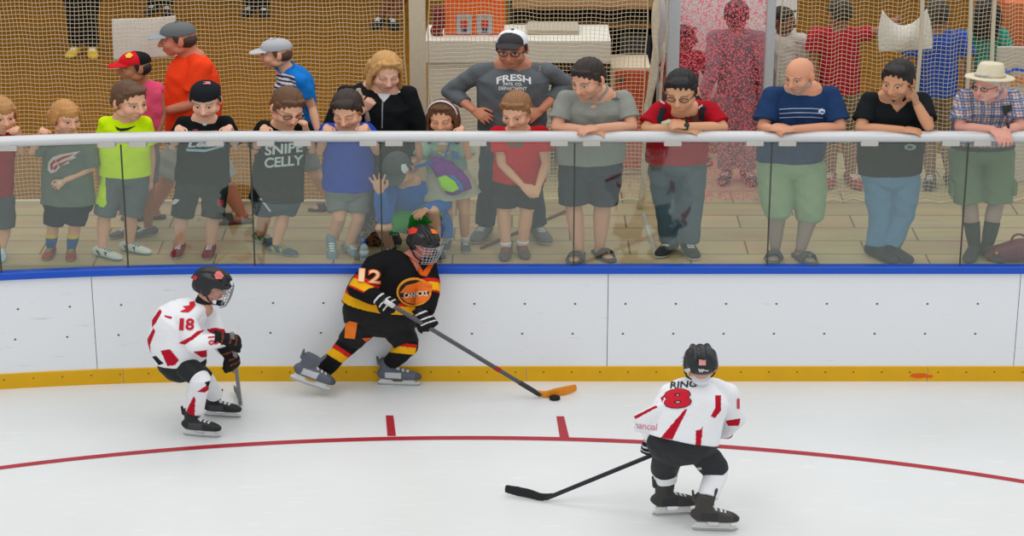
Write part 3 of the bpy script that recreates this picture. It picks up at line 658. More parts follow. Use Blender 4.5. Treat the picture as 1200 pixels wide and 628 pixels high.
# --- counter and things behind the middle net
cy = 2.55
c0 = empty('counter', (W(600, 150, cy)[0], cy, ZF), 'white panelled counter behind the man in the grey sweatshirt', 'counter')
def rel(o, root): o.location = -Vector(root.location); return o
cx0, cx1, cx2 = W(500, 100, cy)[0], W(640, 100, cy)[0], W(715, 100, cy)[0]; cz1, cz0 = ZP(47, cy), ZP(74, cy)
wh = mat((222, 218, 206), .5, 0, 'white laminate', .04, 6)
rel(boxes('front_panel', [(cx0+.01, (cx0+cx1)/2-.004, cy+.02, cy+.55, ZF, cz0), ((cx0+cx1)/2+.004, cx1, cy+.02, cy+.55, ZF, cz0)], wh, c0, .006), c0)
rel(boxes('worktop', [(cx0-.01, cx2, cy-.02, cy+.62, cz0+.004, cz1)], wh, c0, .008), c0)
rel(boxes('side_panel', [(cx1+.004, cx1+.05, cy+.1, cy+.55, ZF, cz0)], mat((205, 200, 190), .5), c0, .006), c0)
def stand(name, label, cat, px0, px1, py0, py1, Y, depth, rgb, bevel=.01, z0=None):
    X0, X1 = W(px0, 100, Y)[0], W(px1, 100, Y)[0]; za = ZP(py1, Y) if z0 is None else z0
    return tag(boxes(name, [(X0, X1, Y, Y+depth, za, ZP(py0, Y))], mat(rgb, .65), None, bevel), label, cat)
cb = stand('cupboard', 'orange red cupboard with pale frame behind the gathered net', 'cupboard', 716, 762, 79, 205, 2.7, .5, (214, 196, 170), z0=ZF)
X0, X1 = W(720, 100, 2.69)[0], W(760, 100, 2.69)[0]
boxes('door', [(X0, X1, 2.68, 2.70, ZF+.06, ZP(83, 2.69))], mat((196, 74, 36), .6), cb, .006)
boxes('handle', [(X0+.03, X0+.10, 2.655, 2.685, ZP(95, 2.69), ZP(91, 2.69))], mat((90, 84, 78), .4, .6), cb, .004)
# orange banner board with two player cards
bd = stand('display_board', 'orange display board with two picture cards standing on the white counter', 'display board', 521, 591, -40, 46, 2.75, .05, (232, 96, 28), z0=cz1+.003)
for px in (535, 559):
    X0, X1 = W(px, 30, 2.74)[0], W(px+18, 30, 2.74)[0]; bx = boxes('picture_card', [(X0, X1, 2.738, 2.75, ZP(43, 2.74), ZP(17, 2.74))], mat((168, 172, 176), .5, 0, 'card', .15, 14), bd)
    for (a, e, q, w_, rgb) in ((5, 13, 24, 33, (196, 52, 44)), (6, 12, 33, 38, (40, 52, 110)), (0, 18, 40, 43, (200, 60, 40)), (7, 12, 19, 24, (190, 150, 120))):
        boxes('picture_patch', [(W(px+a, 30, 2.736)[0], W(px+e, 30, 2.736)[0], 2.735, 2.739, ZP(w_, 2.736), ZP(q, 2.736))], mat(rgb, .6), bx)
b = Blob(); fx, fz0, fz1 = W(512, 30, 2.7)[0], cz1, ZP(8, 2.7)
b.tube([(fx, 2.72, fz0), (fx+.01, 2.72, (fz0+fz1)/2), (fx, 2.72, fz1)], [(.062, .02), (.06, .025), (.055, .02)], n=20, sq=3, cap=(0, 0)); tag(b.build('pennant', None, mat((120, 30, 34), .8, 0, 'cloth', .3, 40, .5), vox=.009, it=1, kx=1, wrinkle=.006), 'dark red cloth hanging left of the orange display board', 'cloth')
bx = stand('storage_box', 'grey flat box lying on the white counter right of the cap', 'box', 618, 678, 35, 47, 2.75, .35, (176, 166, 148), z0=cz1)
stand('equipment_case', 'black case on the dark shelving behind the net', 'case', 727, 762, 42, 78, 3.2, .3, (38, 44, 48), z0=ZP(72, 3.2))
# dark open shelving
Y = 3.2; sx0, sx1 = W(598, 60, Y)[0], W(768, 60, Y)[0]
sh_ = empty('shelving', ((sx0+sx1)/2, Y, ZF), 'dark brown open shelving behind the white counter', 'shelving')
dk = mat((52, 40, 26), .7, 0, 'dark wood', .3, 12)
rel(boxes('back_panel', [(sx0, sx1, Y+.45, Y+.49, ZF, ZP(8, Y))], dk, sh_), sh_)
for z in (ZF+.06, ZP(152, Y), ZP(78, Y)-.0, ZP(30, Y), ZP(8, Y)):
    rel(boxes('shelf', [(sx0, sx1, Y, Y+.45, z-.03, z)], mat((120, 84, 40), .7, 0, 'dark wood', .2, 12), sh_, .004), sh_)
for x in (sx0, sx1): rel(boxes('upright', [(x-.02, x+.02, Y, Y+.45, ZF, ZP(8, Y))], dk, sh_, .004), sh_)
# white sheet fixed behind the left net; sagging white cloth on the right net
def sheet(name, quad, Y, sag, m, label, cat):
    n = 24; V, F = [], []
    for i in range(n+1):
        for j in range(n+1):
            u, v = i/n, j/n
            px = (1-v)*((1-u)*quad[0][0]+u*quad[1][0])+v*((1-u)*quad[3][0]+u*quad[2][0]); py = (1-v)*((1-u)*quad[0][1]+u*quad[1][1])+v*((1-u)*quad[3][1]+u*quad[2][1])
            w = W(px, py, Y); s_ = 4*u*(1-u); w[2] -= sag*s_*(1-v)**1.3; w[0] += .25*sag*(u-.5)*math.sin(v*3.14); w[1] -= .35*sag*s_*math.sin(math.pi*v*.9)+.004*math.sin(9*u+5*v); V.append(w)
    for i in range(n):
        for j in range(n):
            a = i*(n+1)+j; F.append([a, a+n+1, a+n+2, a+1])
    o = link(name, rawmesh(name, V, F), None, m); md = o.modifiers.new('thick', 'SOLIDIFY'); md.thickness = .006; return tag(o, label, cat)
sheet('paper_sheet', [(131, 22), (206, 18), (208, 66), (133, 70)], NY+.07, .01, mat((226, 226, 222), .7, 0, 'sheet', .03), 'white paper sheet fixed behind the net beside the grey cap', 'sheet')
sheet('white_cloth', [(1034, 11), (1086, 10), (1092, 57), (1030, 60)], NY+.19, .16, mat((226, 224, 216), .8, 0, 'cloth', .04, 20, .4), 'white cloth sagging from two corners of the pleated net', 'cloth')
# grey banner with orange letters at the right edge
bn = stand('banner_board', 'pale grey board with orange letters and a blue wave behind the straw hat', 'banner', 1166, 1260, 55, 205, 2.45, .04, (196, 190, 180), z0=ZF)
for ch, x in (('V', 1177), ('I', 1186), ('N', 1195)): decal('letter', bn, (232, 128, 40), text=ch, place=(x, 94, 4 if ch == 'I' else 9, 13, -3), bold=.03, off=.012)
decal('wave', bn, (44, 96, 220), polys=[[(1176, 80), (1183, 83), (1188, 79), (1196, 80), (1204, 82), (1204, 84.5), (1195, 83), (1188, 83), (1183, 86.5), (1176, 84)]], off=.012)
stand('crate', 'downward extended orange cabinet behind the net above the grey board', 'crate', 1172, 1260, 3, 200, 3.0, .4, (206, 104, 52), z0=ZF)  # floating crate lengthened down to the floor to carry it
# --- light
w = bpy.data.worlds.new('arena'); sc.world = w; w.use_nodes = True
bg = w.node_tree.nodes['Background']; bg.inputs[0].default_value = (.95, .97, 1.0, 1); bg.inputs[1].default_value = .60
def lamp(name, loc, sx, sy, power, col=(1, .985, .965), rot=(0, 0, 0)):
    l = bpy.data.lights.new(name, 'AREA'); l.shape = 'RECTANGLE'; l.size = sx; l.size_y = sy; l.energy = power; l.color = col
    o = bpy.data.objects.new(name, l); COL.objects.link(o); o.location = loc; o.rotation_euler = rot; return o
lamp('ceiling_lamp', (-4, -5, 10.5), 5, 9, 270); lamp('ceiling_lamp', (5, -5, 10.5), 5, 9, 270)
lamp('ceiling_lamp', (0, 3.5, 8.5), 14, 3, 270)
sc.view_settings.view_transform = 'Standard'; sc.view_settings.look = 'None'; sc.view_settings.gamma = 1; sc.view_settings.use_curve_mapping = False; sc.view_settings.exposure = 0.16
sc.cycles.use_denoising = True; sc.cycles.transparent_max_bounces = 24; sc.cycles.max_bounces = 8
# ------------------------------------------------------------------ skaters
def px_in(poly, P):
    x, y = P[:, 0], P[:, 1]; r = np.zeros(len(P), bool); n = len(poly)
    for i in range(n):
        (a, b_), (c, d) = poly[i], poly[(i+1) % n]
        k = ((b_ > y) != (d > y)) & (x < (c-a)*(y-b_)/((d-b_) if d != b_ else 1e-9)+a); r ^= k
    return r
def skate(parent, g, yaw, s, pitch=0, boot=(34, 34, 38), accent=(70, 70, 76), lace=(220, 220, 220), lift=0, hv=1.25):
    f = A(math.sin(math.radians(yaw)), -math.cos(math.radians(yaw)), 0); sd = A(-f[1], f[0], 0); z = A(0, 0, 1); a = math.radians(pitch)
    F = f*math.cos(a)-z*math.sin(a); U = z*math.cos(a)+f*math.sin(a); piv = g+f*.15*s
    def P(u, h, w=0): return piv+F*(u-.15)*s+U*h*s*hv+sd*w*s
    b = Blob(); h0 = .062
    S = [(-.080, .030, .030, .034), (-.055, .046, .038, .048), (-.015, .052, .042, .052), (.03, .050, .044, .050), (.085, .042, .048, .042), (.135, .036, .050, .035), (.170, .028, .042, .028), (.195, .022, .024, .018)]
    b.tube([P(u, h0+h) for u, h, w, r in S], [(w*s, r*s*(.6+.5*hv)) for u, h, w, r in S], ref=sd, n=20, sq=2.4, cap=(.4, .5))
    b.tube([P(-.025, h0+.06), P(-.022, h0+.13), P(-.012, h0+.185)], [(.040*s, .054*s), (.042*s, .056*s), (.046*s, .062*s)], ref=sd, n=18, cap=(1, 0))
    b.tube([P(.03, h0+.08), P(.035, h0+.15), P(.055, h0+.215)], [(.030*s, .014*s), (.032*s, .013*s), (.034*s, .010*s)], ref=sd, n=10)
    b.tube([P(-.085, h0+.14), P(-.095, h0+.205)], [(.022*s, .012*s), (.018*s, .008*s)], ref=sd, n=10)
    cb, ca, cl = lin(boot), lin(accent), lin(lace)
    def pf(p, n):
        q = p-piv; u = q@F/s+.15; h = q@U/s/hv-h0; w = q@sd/s; c = np.tile(cb, (len(p), 1))
        c[(np.abs(w) > .02)&(u > -.04)&(u < .07)&(h > .02)&(h < .075)] = ca
        c[u > .165] = cb*.6
        c[(np.abs(w) < .026)&(u > .02)&(u < .12)&(h > .045)&(h < .14)&(np.sin(u*260+h*200) > -.15)] = cl
        return c
    o = b.build('skate', parent, paint_mat('skate boot', .45, 0, .4), vox=.0068, it=1, paint=pf)
    k = Blob()
    for u in (-.035, .115): k.tube([P(u, .066), P(u, .030)], [(.024*s, .040*s), (.010*s, .046*s)], ref=sd, n=14, cap=(0, 0))
    k.tube([P(-.085, .030), P(-.03, .026), (P(.05, .026)), P(.13, .026), P(.185, .032)], [(.0085*s, .012*s)]*5, ref=sd, n=10)
    h_ = k.build('blade_holder', o, mat((222, 222, 218), .45, 0, 'holder', .03), vox=.006, it=1)
    r = Blob(); r.tube([P(-.088, .018), P(-.07, .010), P(.0, .009), P(.10, .009), P(.17, .010), P(.192, .022)], [(.0035*s, .010*s)]*6, ref=sd, n=8); r.raw('runner', o, mat((176, 180, 184), .3, .8, 'steel', .03))
    return o
def glove(parent, w, d, up, thumb, s, rgb, cuff, curl=55, accent=None, back=.0):
    d = nrm(d); up = nrm(np.asarray(up, float)-d*np.dot(up, d)); lat = np.cross(d, up)
    b = Blob(); hand(b, w, d, up, thumb, s*1.25, curl, .06, 1.55, tcurl=6)
    b.tube([w-d*.065*s, w-d*.02*s, w+d*.03*s], [(.068*s, .058*s), (.060*s, .050*s), (.050*s, .036*s)], ref=lat, n=16, cap=(0, 1))
    b.tube([w+d*.00*s+up*.018*s, w+d*.06*s+up*.026*s, w+d*.10*s+up*.016*s], [(.050*s, .020*s), (.056*s, .022*s), (.050*s, .016*s)], ref=lat, n=14)
    cr, cc, ca = lin(rgb), lin(cuff), lin(accent if accent is not None else rgb)
    def pf(p, n):
        q = p-w; t = q@d/s; u = q@up/s; l = q@lat/s; c = np.tile(cr, (len(p), 1)); c[(t < -.022)] = cc; c[(t > -.022)&(t < -.008)] = ca
        c[(t > .035)&(t < .047)&(u > .015)] = ca; c[(t > .078)&(t < .088)&(u > .01)] = ca
        return c
    return b.build('glove', parent, paint_mat('glove leather', .7, .3, .2), vox=.0068, it=1, paint=pf)
def helmet(parent, c, M, hs, rgb, cage_rgb, stickers=True, cage=True):
    b = Blob(); P = lambda *p: c+M@(A(*p)*hs); E = lambda p, r, q=2.0: b.ell(P(*p), A(*r)*hs, M, p=q)
    prof = [(-.10, .97), (0, 1.0), (.35, .98), (.6, .88), (.8, .68), (.93, .45), (1.0, .22)]
    b.tube([P(0, .010, .038+.098*t) for t, k in prof], [(.100*hs*k, .123*hs*k) for t, k in prof], ref=M@A(1, 0, 0), n=28, cap=(0, 0), sub=2, sq=2.25)
    E((0, .055, .0), (.098, .078, .080), 2.3)
    for s_ in (-1, 1):
        b.tube([P(.088*s_, .0, .05), P(.093*s_, .005, -.02), P(.084*s_, .0, -.055)], [(.016*hs, .042*hs), (.016*hs, .036*hs), (.012*hs, .022*hs)], ref=M@A(1, 0, 0), n=12)
        b.tube([P(.045*s_, -.10, .085), P(.044*s_, -.05, .128), P(.044*s_, .03, .137), P(.048*s_, .10, .105), P(.052*s_, .132, .04)], [.013*hs]*5, n=10)
    b.tube([P(0, -.02, .136), P(0, .05, .138), P(0, .11, .112), P(0, .136, .05)], [(.017*hs, .010*hs)]*4, ref=M@A(1, 0, 0), n=10)
    b.tube([P(-.07, -.085, .035), P(-.03, -.116, .036), P(.03, -.116, .036), P(.07, -.085, .035)], [.011*hs]*4, n=10)
    o = b.build('helmet', parent, mat(rgb, .35, 0, 'helmet shell', .05, 10, 0, .45), vox=.0065, it=2)
    v = Blob()
    for s_ in (-1, 1):
        for y0 in (-.055, .0, .055):
            v.ell(P(.066*s_, y0, .112-.25*abs(y0)), A(.007, .018, .008)*hs, M, n=10, m=6)
    v.raw('vent', o, mat((12, 12, 14), .8))
    if cage:
        k = Blob(); r = .0028*hs; m_ = Blob()
        def pt(x, z): return P(x, -.150+.9*x*x*4.2-.0*z+1.1*(z+.03)**2, z)
        for x in np.linspace(-.082, .082, 7): k.tube([pt(x*(1-.25*max(0, (-z-.04)/.09)), z) for z in np.linspace(.040, -.125, 8)], [r]*8, n=6, sub=1)
        for z in (.040, .012, -.016, -.044, -.075, -.105, -.125):
            xs_ = np.linspace(-.095, .095, 11)*(1-.25*max(0, (-z-.04)/.09)); k.tube([pt(x, z) for x in xs_], [r]*11, n=6, sub=1)
        for s_ in (-1, 1):
            for z in (.012, -.044): k.tube([pt(.092*s_, z), P(.097*s_, -.02, z)], [r]*2, n=6, sub=1)
        k.raw('cage', o, mat(cage_rgb, .35, .2, 'cage wire', .05))
        m_.ell(P(0, -.098, -.118), A(.034, .030, .024)*hs, M); m_.build('chin_cup', o, mat((30, 30, 34), .6), vox=.007, it=1)
    st = Blob(); st.tube([P(-.094, -.01, -.05), P(-.075, -.045, -.10), P(0, -.075, -.142), P(.075, -.045, -.10), P(.094, -.01, -.05)], [(.006*hs, .004*hs)]*5, n=6, sub=3); st.raw('chin_strap', o, mat((24, 24, 26), .7))
    return o
def stick(label, bot, heel, toe, shaft_rgb, blade_rgb, th=.016, tapes=(), bh=.075):
    """bot: butt end, heel: where shaft meets blade, toe: tip of blade (world)"""
    root = empty('hockey_stick', tuple(heel), label, 'hockey stick'); h = np.array(heel); q = lambda p: (np.asarray(p)-h)*A(1/KX, 1, 1)
    b = Blob(); b.tube([q(bot), q(heel)+A(0, 0, bh*.35)], [(th, th*.8)]*2, n=10, sq=3.5, cap=(.4, .4)); sh = b.raw('shaft', root, mat(shaft_rgb, .4, 0, 'stick shaft', .08))
    k = Blob(); d = q(toe)-q(heel); pr = nrm(A(-d[1], d[0], 0))
    up = nrm(q(bot)-q(heel))
    k.tube([q(heel)+up*.06+A(0, 0, bh*.35), q(heel)+d*.10+A(0, 0, bh*.42), q(heel)+d*.4+A(0, 0, bh*.5), q(heel)+d*.72+A(0, 0, bh*.56)+pr*.006, q(heel)+d+A(0, 0, bh*.66)+pr*.018],
           [(th*.8, th*1.0), (.010, bh*.40), (.008, bh*.50), (.007, bh*.52), (.006, bh*.42)], ref=pr, n=16, sq=2.6)
    bl = k.build('blade', root, mat(blade_rgb, .6, 0, 'stick tape', .15, 60, .3), vox=.006, it=1)
    for t0, t1, rgb in tapes:
        t = Blob(); B = q(bot); H = q(heel)+A(0, 0, bh*.35); t.tube([B+(H-B)*t0, B+(H-B)*t1], [(th*1.12, th*.95)]*2, n=10, sq=3.5, cap=(0, 0)); t.raw('tape', root, mat(rgb, .7, 0, 'tape', .1))
    return root
def skater(label, root, s, skin, head, neck, sh, arms, torso, legs, colors, paint, gl, sk, hem=.92, jd=.8, extra=None, pants_paint=None, sock_paint=None, pelvis=None, cage=True, cuffpaint=None, sockr=(.074, .088, .062)):
    g0 = G(root[0], root[1], 0); X0 = A(g0[0], g0[1], 0.0)
    def m(p):
        w = W(p[0], p[1], g0[1]+(p[2] if len(p) > 2 else 0)); return (w-X0)*A(1/KX, 1, 1)
    def pix(p):      # metric -> photo pixels, for reading where a stripe of the uniform runs
        w = p*A(KX, 1, 1)+X0-CAM; d = w@FW; return np.stack([600+(w@RT)/d*FPX, 314-(w@UP)/d*FPX], 1)
    me = lambda px: px/134/KX
    R = empty('person', tuple(X0), label, 'person', 'skaters on the ice')
    c = m(head['c']); hs = head['h']/134/.232; M = ry(math.radians(head['rot'][2]))@rz(math.radians(head['rot'][0]))@rx(math.radians(head['rot'][1]))
    nk = m(neck); S = [m(p) for p in sh]; AR = [[m(p) for p in a] for a in arms]; T = [(m(t[:3]), me(t[3])) for t in torso]; pel = m(pelvis) if pelvis else T[0][0]
    b = Blob(); head_solids(b, c, M, hs, True)
    b.tube([c+M@(A(0, .022, -.05)*hs), nk-A(0, 0, .04)], [.050*hs, .058*hs], n=14)
    b.tube([pel]+[t[0] for t in T]+[nk-A(0, 0, .03)], [(.12*s, .10*s)]+[(t[1]*.6, t[1]*.6*jd) for t in T]+[(.10*s, .07*s)], n=18)
    LG = []
    for i in (0, 1):
        b.tube([nk-A(0, 0, .05*s), S[i]], [.05*s, .048*s], n=12); b.tube([S[i], AR[i][0]], [.048*s, .04*s], n=12); b.tube([AR[i][0], AR[i][1]], [.04*s, .03*s], n=12)
        hand(b, AR[i][1], gl[i]['d'], gl[i]['up'], gl[i]['t'], s*.9, 45)
        h_, k_ = m(legs[i][0]), m(legs[i][1]); gg = (G(legs[i][2][0], legs[i][2][1], 0)-X0)*A(1/KX, 1, 1)+A(0, legs[i][2][3] if len(legs[i][2]) > 3 else 0, legs[i][2][2] if len(legs[i][2]) > 2 else 0)
        an = gg+A(0, 0, .24*s*sk[i].get('hv', 1.25)); 
        if sk[i].get('an'): an = m(sk[i]['an'])
        LG.append((h_, k_, an, gg)); b.tube([pel, h_], [.08*s, .08*s], n=12); b.tube([h_, k_], [.075*s, .055*s], n=12); b.tube([k_, an], [.055*s, .035*s], n=12)
    b.build('body', R, paint_mat('skin', .55, 0, .35), vox=.0075, it=1, paint=face_paint(skin, c, M, hs, (70, 52, 36), kid=True))
    # jersey
    j = Blob(); P = [t[0] for t in T]+[nk-A(0, 0, .02*s)]; rr = [(t[1], t[1]*jd) for t in T]+[(.085*s, .075*s)]
    j.tube(P, rr, n=30, cap=(0, .3), sub=4)
    for i in (0, 1):
        j.tube([nk-A(0, 0, .03*s), S[i]*.55+nk*.45, S[i]], [.06*s, .082*s, .090*s], n=18)
        j.tube([S[i], S[i]*.5+AR[i][0]*.5, AR[i][0]], [.094*s, .092*s, .084*s], n=18); w2 = AR[i][0]+(AR[i][1]-AR[i][0])*.88
        j.tube([AR[i][0], AR[i][0]*.5+w2*.5, w2], [.084*s, .080*s, .070*s], n=18, cap=(1, 0))
    if extra: extra(j, m, s)
    def jp(p, n): return paint(p, n, pix(p), dict(T=T, S=S, AR=AR, nk=nk, s=s))
    jo = j.build('jersey', R, paint_mat('knit jersey', .8, .3, .15), vox=.0072, it=2, wrinkle=.003, wk=(9, 6, 12), paint=jp)
    ng = Blob(); nb = c+M@(A(0, .018, -.095)*hs); ng.tube([nk+(nb-nk)*.1, nk+(nb-nk)*.55, nb], [.078*s, .068*s, .064*s], n=18, cap=(0, 0)); ng.build('neck_guard', R, mat(colors.get('neck', (28, 28, 32)), .8, 0, 'padding', .1), vox=.0075, it=2)
    # padded hockey trousers
    q = Blob(); hw = T[0][1]*.92
    q.tube([T[0][0]*.6+pel*.4, pel], [(hw, hw*jd), (hw, hw*jd)], n=24)
    for h_, k_, an, gg in LG:
        e = h_+(k_-h_)*hem; q.tube([pel*.4+h_*.6, h_*.5+e*.5, e], [.112*s, .112*s, .098*s], n=22, cap=(1, .1))
    cp = lin(colors['pants'])
    po = q.build('trousers', R, paint_mat('nylon', .6, .25, .25), vox=.0078, it=2, wrinkle=.0025, paint=lambda p, n: (pants_paint(p, n, pix(p)) if pants_paint else np.tile(cp, (len(p), 1))))
    socks = []
    for i, (h_, k_, an, gg) in enumerate(LG):
        k = Blob(); k.tube([k_+(h_-k_)*.18, k_, k_*.6+an*.4, an+(k_-an)*.06], [sockr[0]*s, sockr[1]*s, (sockr[1]+sockr[2])/2*s, sockr[2]*s], n=20, cap=(1, 0))
        cs = lin(colors['sock'])
        socks.append(k.build('sock', R, paint_mat('knit jersey', .8, .3, .15), vox=.0072, it=2, wrinkle=.002, paint=lambda p, n, i=i: (sock_paint(p, n, pix(p), i) if sock_paint else np.tile(cs, (len(p), 1)))))
        skate(R, gg, sk[i]['yaw'], s*sk[i].get('s', 1.12), sk[i].get('pitch', 0), sk[i].get('boot', (34, 34, 38)), sk[i].get('accent', (66, 66, 72)), hv=sk[i].get('hv', 1.25))
        glove(R, AR[i][1], gl[i]['d'], gl[i]['up'], gl[i]['t'], s*gl[i].get('s', 1.0), colors['glove'], colors['cuff'], gl[i].get('curl', 60), colors.get('gaccent'))
    ho = helmet(R, c, M, hs, colors['helmet'], colors['cage'], cage=cage)
    return dict(R=R, jersey=jo, pants=po, socks=socks, helmet=ho, m=m, X0=X0, g0=g0, AR=AR)
def dist_seg(p, a, b_):
    d = b_-a; t = np.clip(((p-a)@d)/(d@d), -.3, 1.3); return np.linalg.norm(p-a-np.outer(np.clip(t, 0, 1), d), axis=1), t
WHT, RED, BLK = (238, 239, 242), (186, 18, 42), (24, 24, 28)
# --- white number 18, profile to the right
def paint18(p, n, q, k):
    c = np.tile(lin(WHT), (len(p), 1))
    for poly in ([(209, 402), (216, 404), (226, 398), (241, 386), (231, 388), (224, 394)], [(188, 411), (199, 409), (210, 422), (205, 428), (196, 429)], [(178, 375), (187, 362), (190, 365), (183, 378), (178, 384)], [(172, 398), (180, 384), (182, 388), (176, 404), (177, 418), (173, 414)], [(226, 412), (244, 410), (246, 418), (236, 419)], [(192, 369), (202, 371), (201, 374), (194, 372)], [(242, 386), (252, 384), (266, 386), (270, 393), (258, 394), (246, 390)]):
        c[px_in(poly, q)] = lin(RED)
    c[px_in([(178, 418), (183, 417), (192, 426), (186, 428)], q)] = lin(BLK); c[px_in([(224, 343), (229, 342), (250, 357), (247, 361)], q)] = lin(RED); c[px_in([(203, 349), (212, 345), (213, 347), (204, 352)], q)] = lin(BLK)
    return c
def sock18(p, n, q, i):
    c = np.tile(lin(WHT), (len(p), 1))
    if i == 0:
        c[px_in([(227, 464), (229, 467), (228, 490), (213, 492), (219, 480)], q)] = lin(RED); c[px_in([(231, 459), (246, 449), (247, 455), (240, 460)], q)] = lin(RED); c[px_in([(240, 448), (247, 446), (247, 450), (242, 453)], q)] = lin(BLK)
    return c
p18 = skater('young skater in white number 18 jersey crouching with stick beside the boards', (236, 505), .84, (206, 150, 128),
    dict(c=(248, 335), h=32, rot=(76, 14, 4)), (238, 356), [(217, 374, -.13), (243, 370, .14)],
    [[(229, 404, -.24), (261, 397, -.20)], [(254, 394, .12), (268, 414, .0)]],
    [(211, 421, 0, 30), (208, 398, 0, 33), (213, 375, 0, 31)],
    [((214, 425, -.12), (234, 443, -.24), (229, 511)), ((216, 425, .10), (240, 446, .14), (253, 488))],
    dict(pants=(34, 38, 38), sock=WHT, glove=(20, 20, 22), cuff=(22, 22, 24), gaccent=(120, 60, 30), helmet=(30, 31, 34), cage=(150, 154, 160)),
    paint18, [dict(d=A(.75, .2, -.25), up=A(.2, -.3, .9), t=1, curl=60, s=1.22), dict(d=A(.35, -.1, -.9), up=A(.85, -.3, .4), t=1, curl=55, s=1.25)],
    [dict(yaw=78, hv=1.05), dict(yaw=80, hv=.95)], jd=1.12, sock_paint=sock18, sockr=(.080, .092, .076), pelvis=(213, 424, 0))
J = p18['jersey']
for ch, x in (('1', 213), ('8', 222.5)): decal('number', J, (196, 22, 44), text=ch, place=(x, 380, 5 if ch == '1' else 10, 14, 3), bold=.03)
decal('leaf_emblem', J, (206, 20, 36), polys=[[(211, 365), (218, 362), (214, 359), (222, 358), (222, 354), (226, 357), (228, 353), (229, 358), (226, 362), (221, 366), (214, 366)]])
decal('number', J, (200, 60, 76), text='18', place=(250, 399, 10, 12, 84), bold=.02)
decal('sticker', p18['helmet'], (224, 120, 116), polys=[[(251, 322), (254, 318), (258, 318), (262, 323), (260, 327), (253, 327)]])
decal('sticker', p18['helmet'], (200, 60, 60), polys=[[(225, 325), (229, 322), (232, 325), (229, 329)]])
w0 = p18['X0']; Y18 = w0[1]
stick('hockey stick held low by the crouching skater in white number 18', W(272, 390, Y18-.28), G(281, 480, 0)+A(0, .06, 0), G(275, 470, 0)+A(0, .18, 0), (126, 128, 130), (104, 108, 110), th=.014)
# --- black number 12, striding along the boards
YEL, ORG, B12 = (240, 178, 22), (240, 116, 30), (20, 20, 22)
def paint12(p, n, q, k):
    c = np.tile(lin(B12), (len(p), 1)); T = k['T']; d = T[1][0]-T[0][0]; t = ((p-T[0][0])@d)/np.linalg.norm(d)
    w = np.minimum(dist_seg(p, *k['AR'][0])[0], dist_seg(p, *k['AR'][1])[0]); ds, ts = dist_seg(p, k['S'][0], k['AR'][0][0]); d2, t2 = dist_seg(p, k['S'][1], k['AR'][1][0])
    band = (t > .005)&(t < .085)&(p[:, 2] < k['nk'][2]-.15); c[band] = lin(YEL); c[(t >= .085)&(t < .112)&(p[:, 2] < k['nk'][2]-.15)] = lin((206, 36, 30))
    for D, tt, ok in ((ds, ts, True), (d2, t2, True)):
        a = (D < .115)&(tt > .60); c[a&(tt < .74)] = lin((206, 36, 30)); c[a&(tt >= .74)&(tt < 1.02)] = lin(YEL); c[a&(tt >= 1.02)&(tt < 1.08)] = lin((206, 36, 30)); c[a&(tt >= 1.08)] = lin(B12)
    c[px_in([(475, 294), (480, 291), (496, 318), (507, 304), (509, 309), (500, 324), (492, 322)], q)] = lin((226, 96, 24))
    return c
def pants12(p, n, q):
    return np.tile(lin((22, 22, 24)), (len(p), 1))
def sock12(p, n, q, i):
    c = np.tile(lin((22, 22, 24)), (len(p), 1)); 
    polys = ([(380, 413), (387, 404), (412, 419), (405, 428)], [(386, 405), (391, 402), (414, 417), (411, 421)]) if i == 0 else ([(452, 404), (488, 408), (486, 416), (451, 412)], [(454, 399), (489, 404), (488, 408), (453, 404)])
    c[px_in(polys[0], q)] = lin(YEL); c[px_in(polys[1], q)] = lin((206, 36, 30)); return c
p12 = skater('skater in black and gold number 12 jersey striding along the boards after the puck', (430, 457), .98, (196, 120, 104),
    dict(c=(496, 285), h=31, rot=(40, 14, 6)), (481, 304), [(441, 310, -.10), (498, 312, .06)],
    [[(421, 339, -.20), (446, 351, -.30)], [(503, 344, -.14), (496, 369, -.30)]],
    [(449, 359, -.02, 50), (454, 338, -.02, 44), (468, 315, -.02, 36)],
    [((428, 378, -.05), (409, 402, -.02), (352, 466, .075)), ((466, 384, .02), (477, 406, -.06), (459, 451))],
    dict(pants=(22, 22, 24), sock=(22, 22, 24), glove=(22, 22, 24), cuff=(26, 26, 28), gaccent=(220, 220, 220), helmet=(26, 26, 28), cage=(168, 172, 178), neck=(196, 120, 104)),
    paint12, [dict(d=A(.55, -.3, -.35), up=A(.3, -.85, .4), t=1, curl=60), dict(d=A(.35, -.35, -.6), up=A(.5, -.75, .4), t=1, curl=60)],
    [dict(yaw=90, pitch=24, hv=1.0, boot=(92, 96, 106), accent=(196, 198, 202), an=(374, 439, -.02)), dict(yaw=84, hv=.9, boot=(92, 96, 106), accent=(196, 198, 202))], jd=.62, pants_paint=pants12, sock_paint=sock12, sockr=(.085, .088, .070), pelvis=(446, 372, 0))
J = p12['jersey']
for ch, x, y, wd in (('1', 424, 322.5, 8), ('2', 439, 324, 16)):
    n_ = decal('number', J, (236, 96, 30), text=ch, place=(x, y, wd, 17, 6), bold=.055, off=.007)
    decal('number', J, (250, 214, 170), text=ch, place=(x, y, wd*.8, 15, 6), bold=.012, off=.011)
E = [(485+20.5*math.cos(t), 342+17*math.sin(t)) for t in np.linspace(0, 2*math.pi, 25)[:-1]]
E2 = [(485+18*math.cos(t), 342.5+14.5*math.sin(t)) for t in np.linspace(0, 2*math.pi, 25)[:-1]]
decal('crest', J, (232, 150, 34), polys=[E], off=.008); decal('crest', J, (34, 26, 22), polys=[E2], off=.011)
decal('crest', J, (226, 110, 30), polys=[[(468, 343), (476, 334), (492, 330), (506, 333), (506, 336), (492, 334), (480, 338), (506, 338), (506, 342)], [(470, 348), (505, 346), (502, 352), (488, 357), (476, 354)]], off=.014)
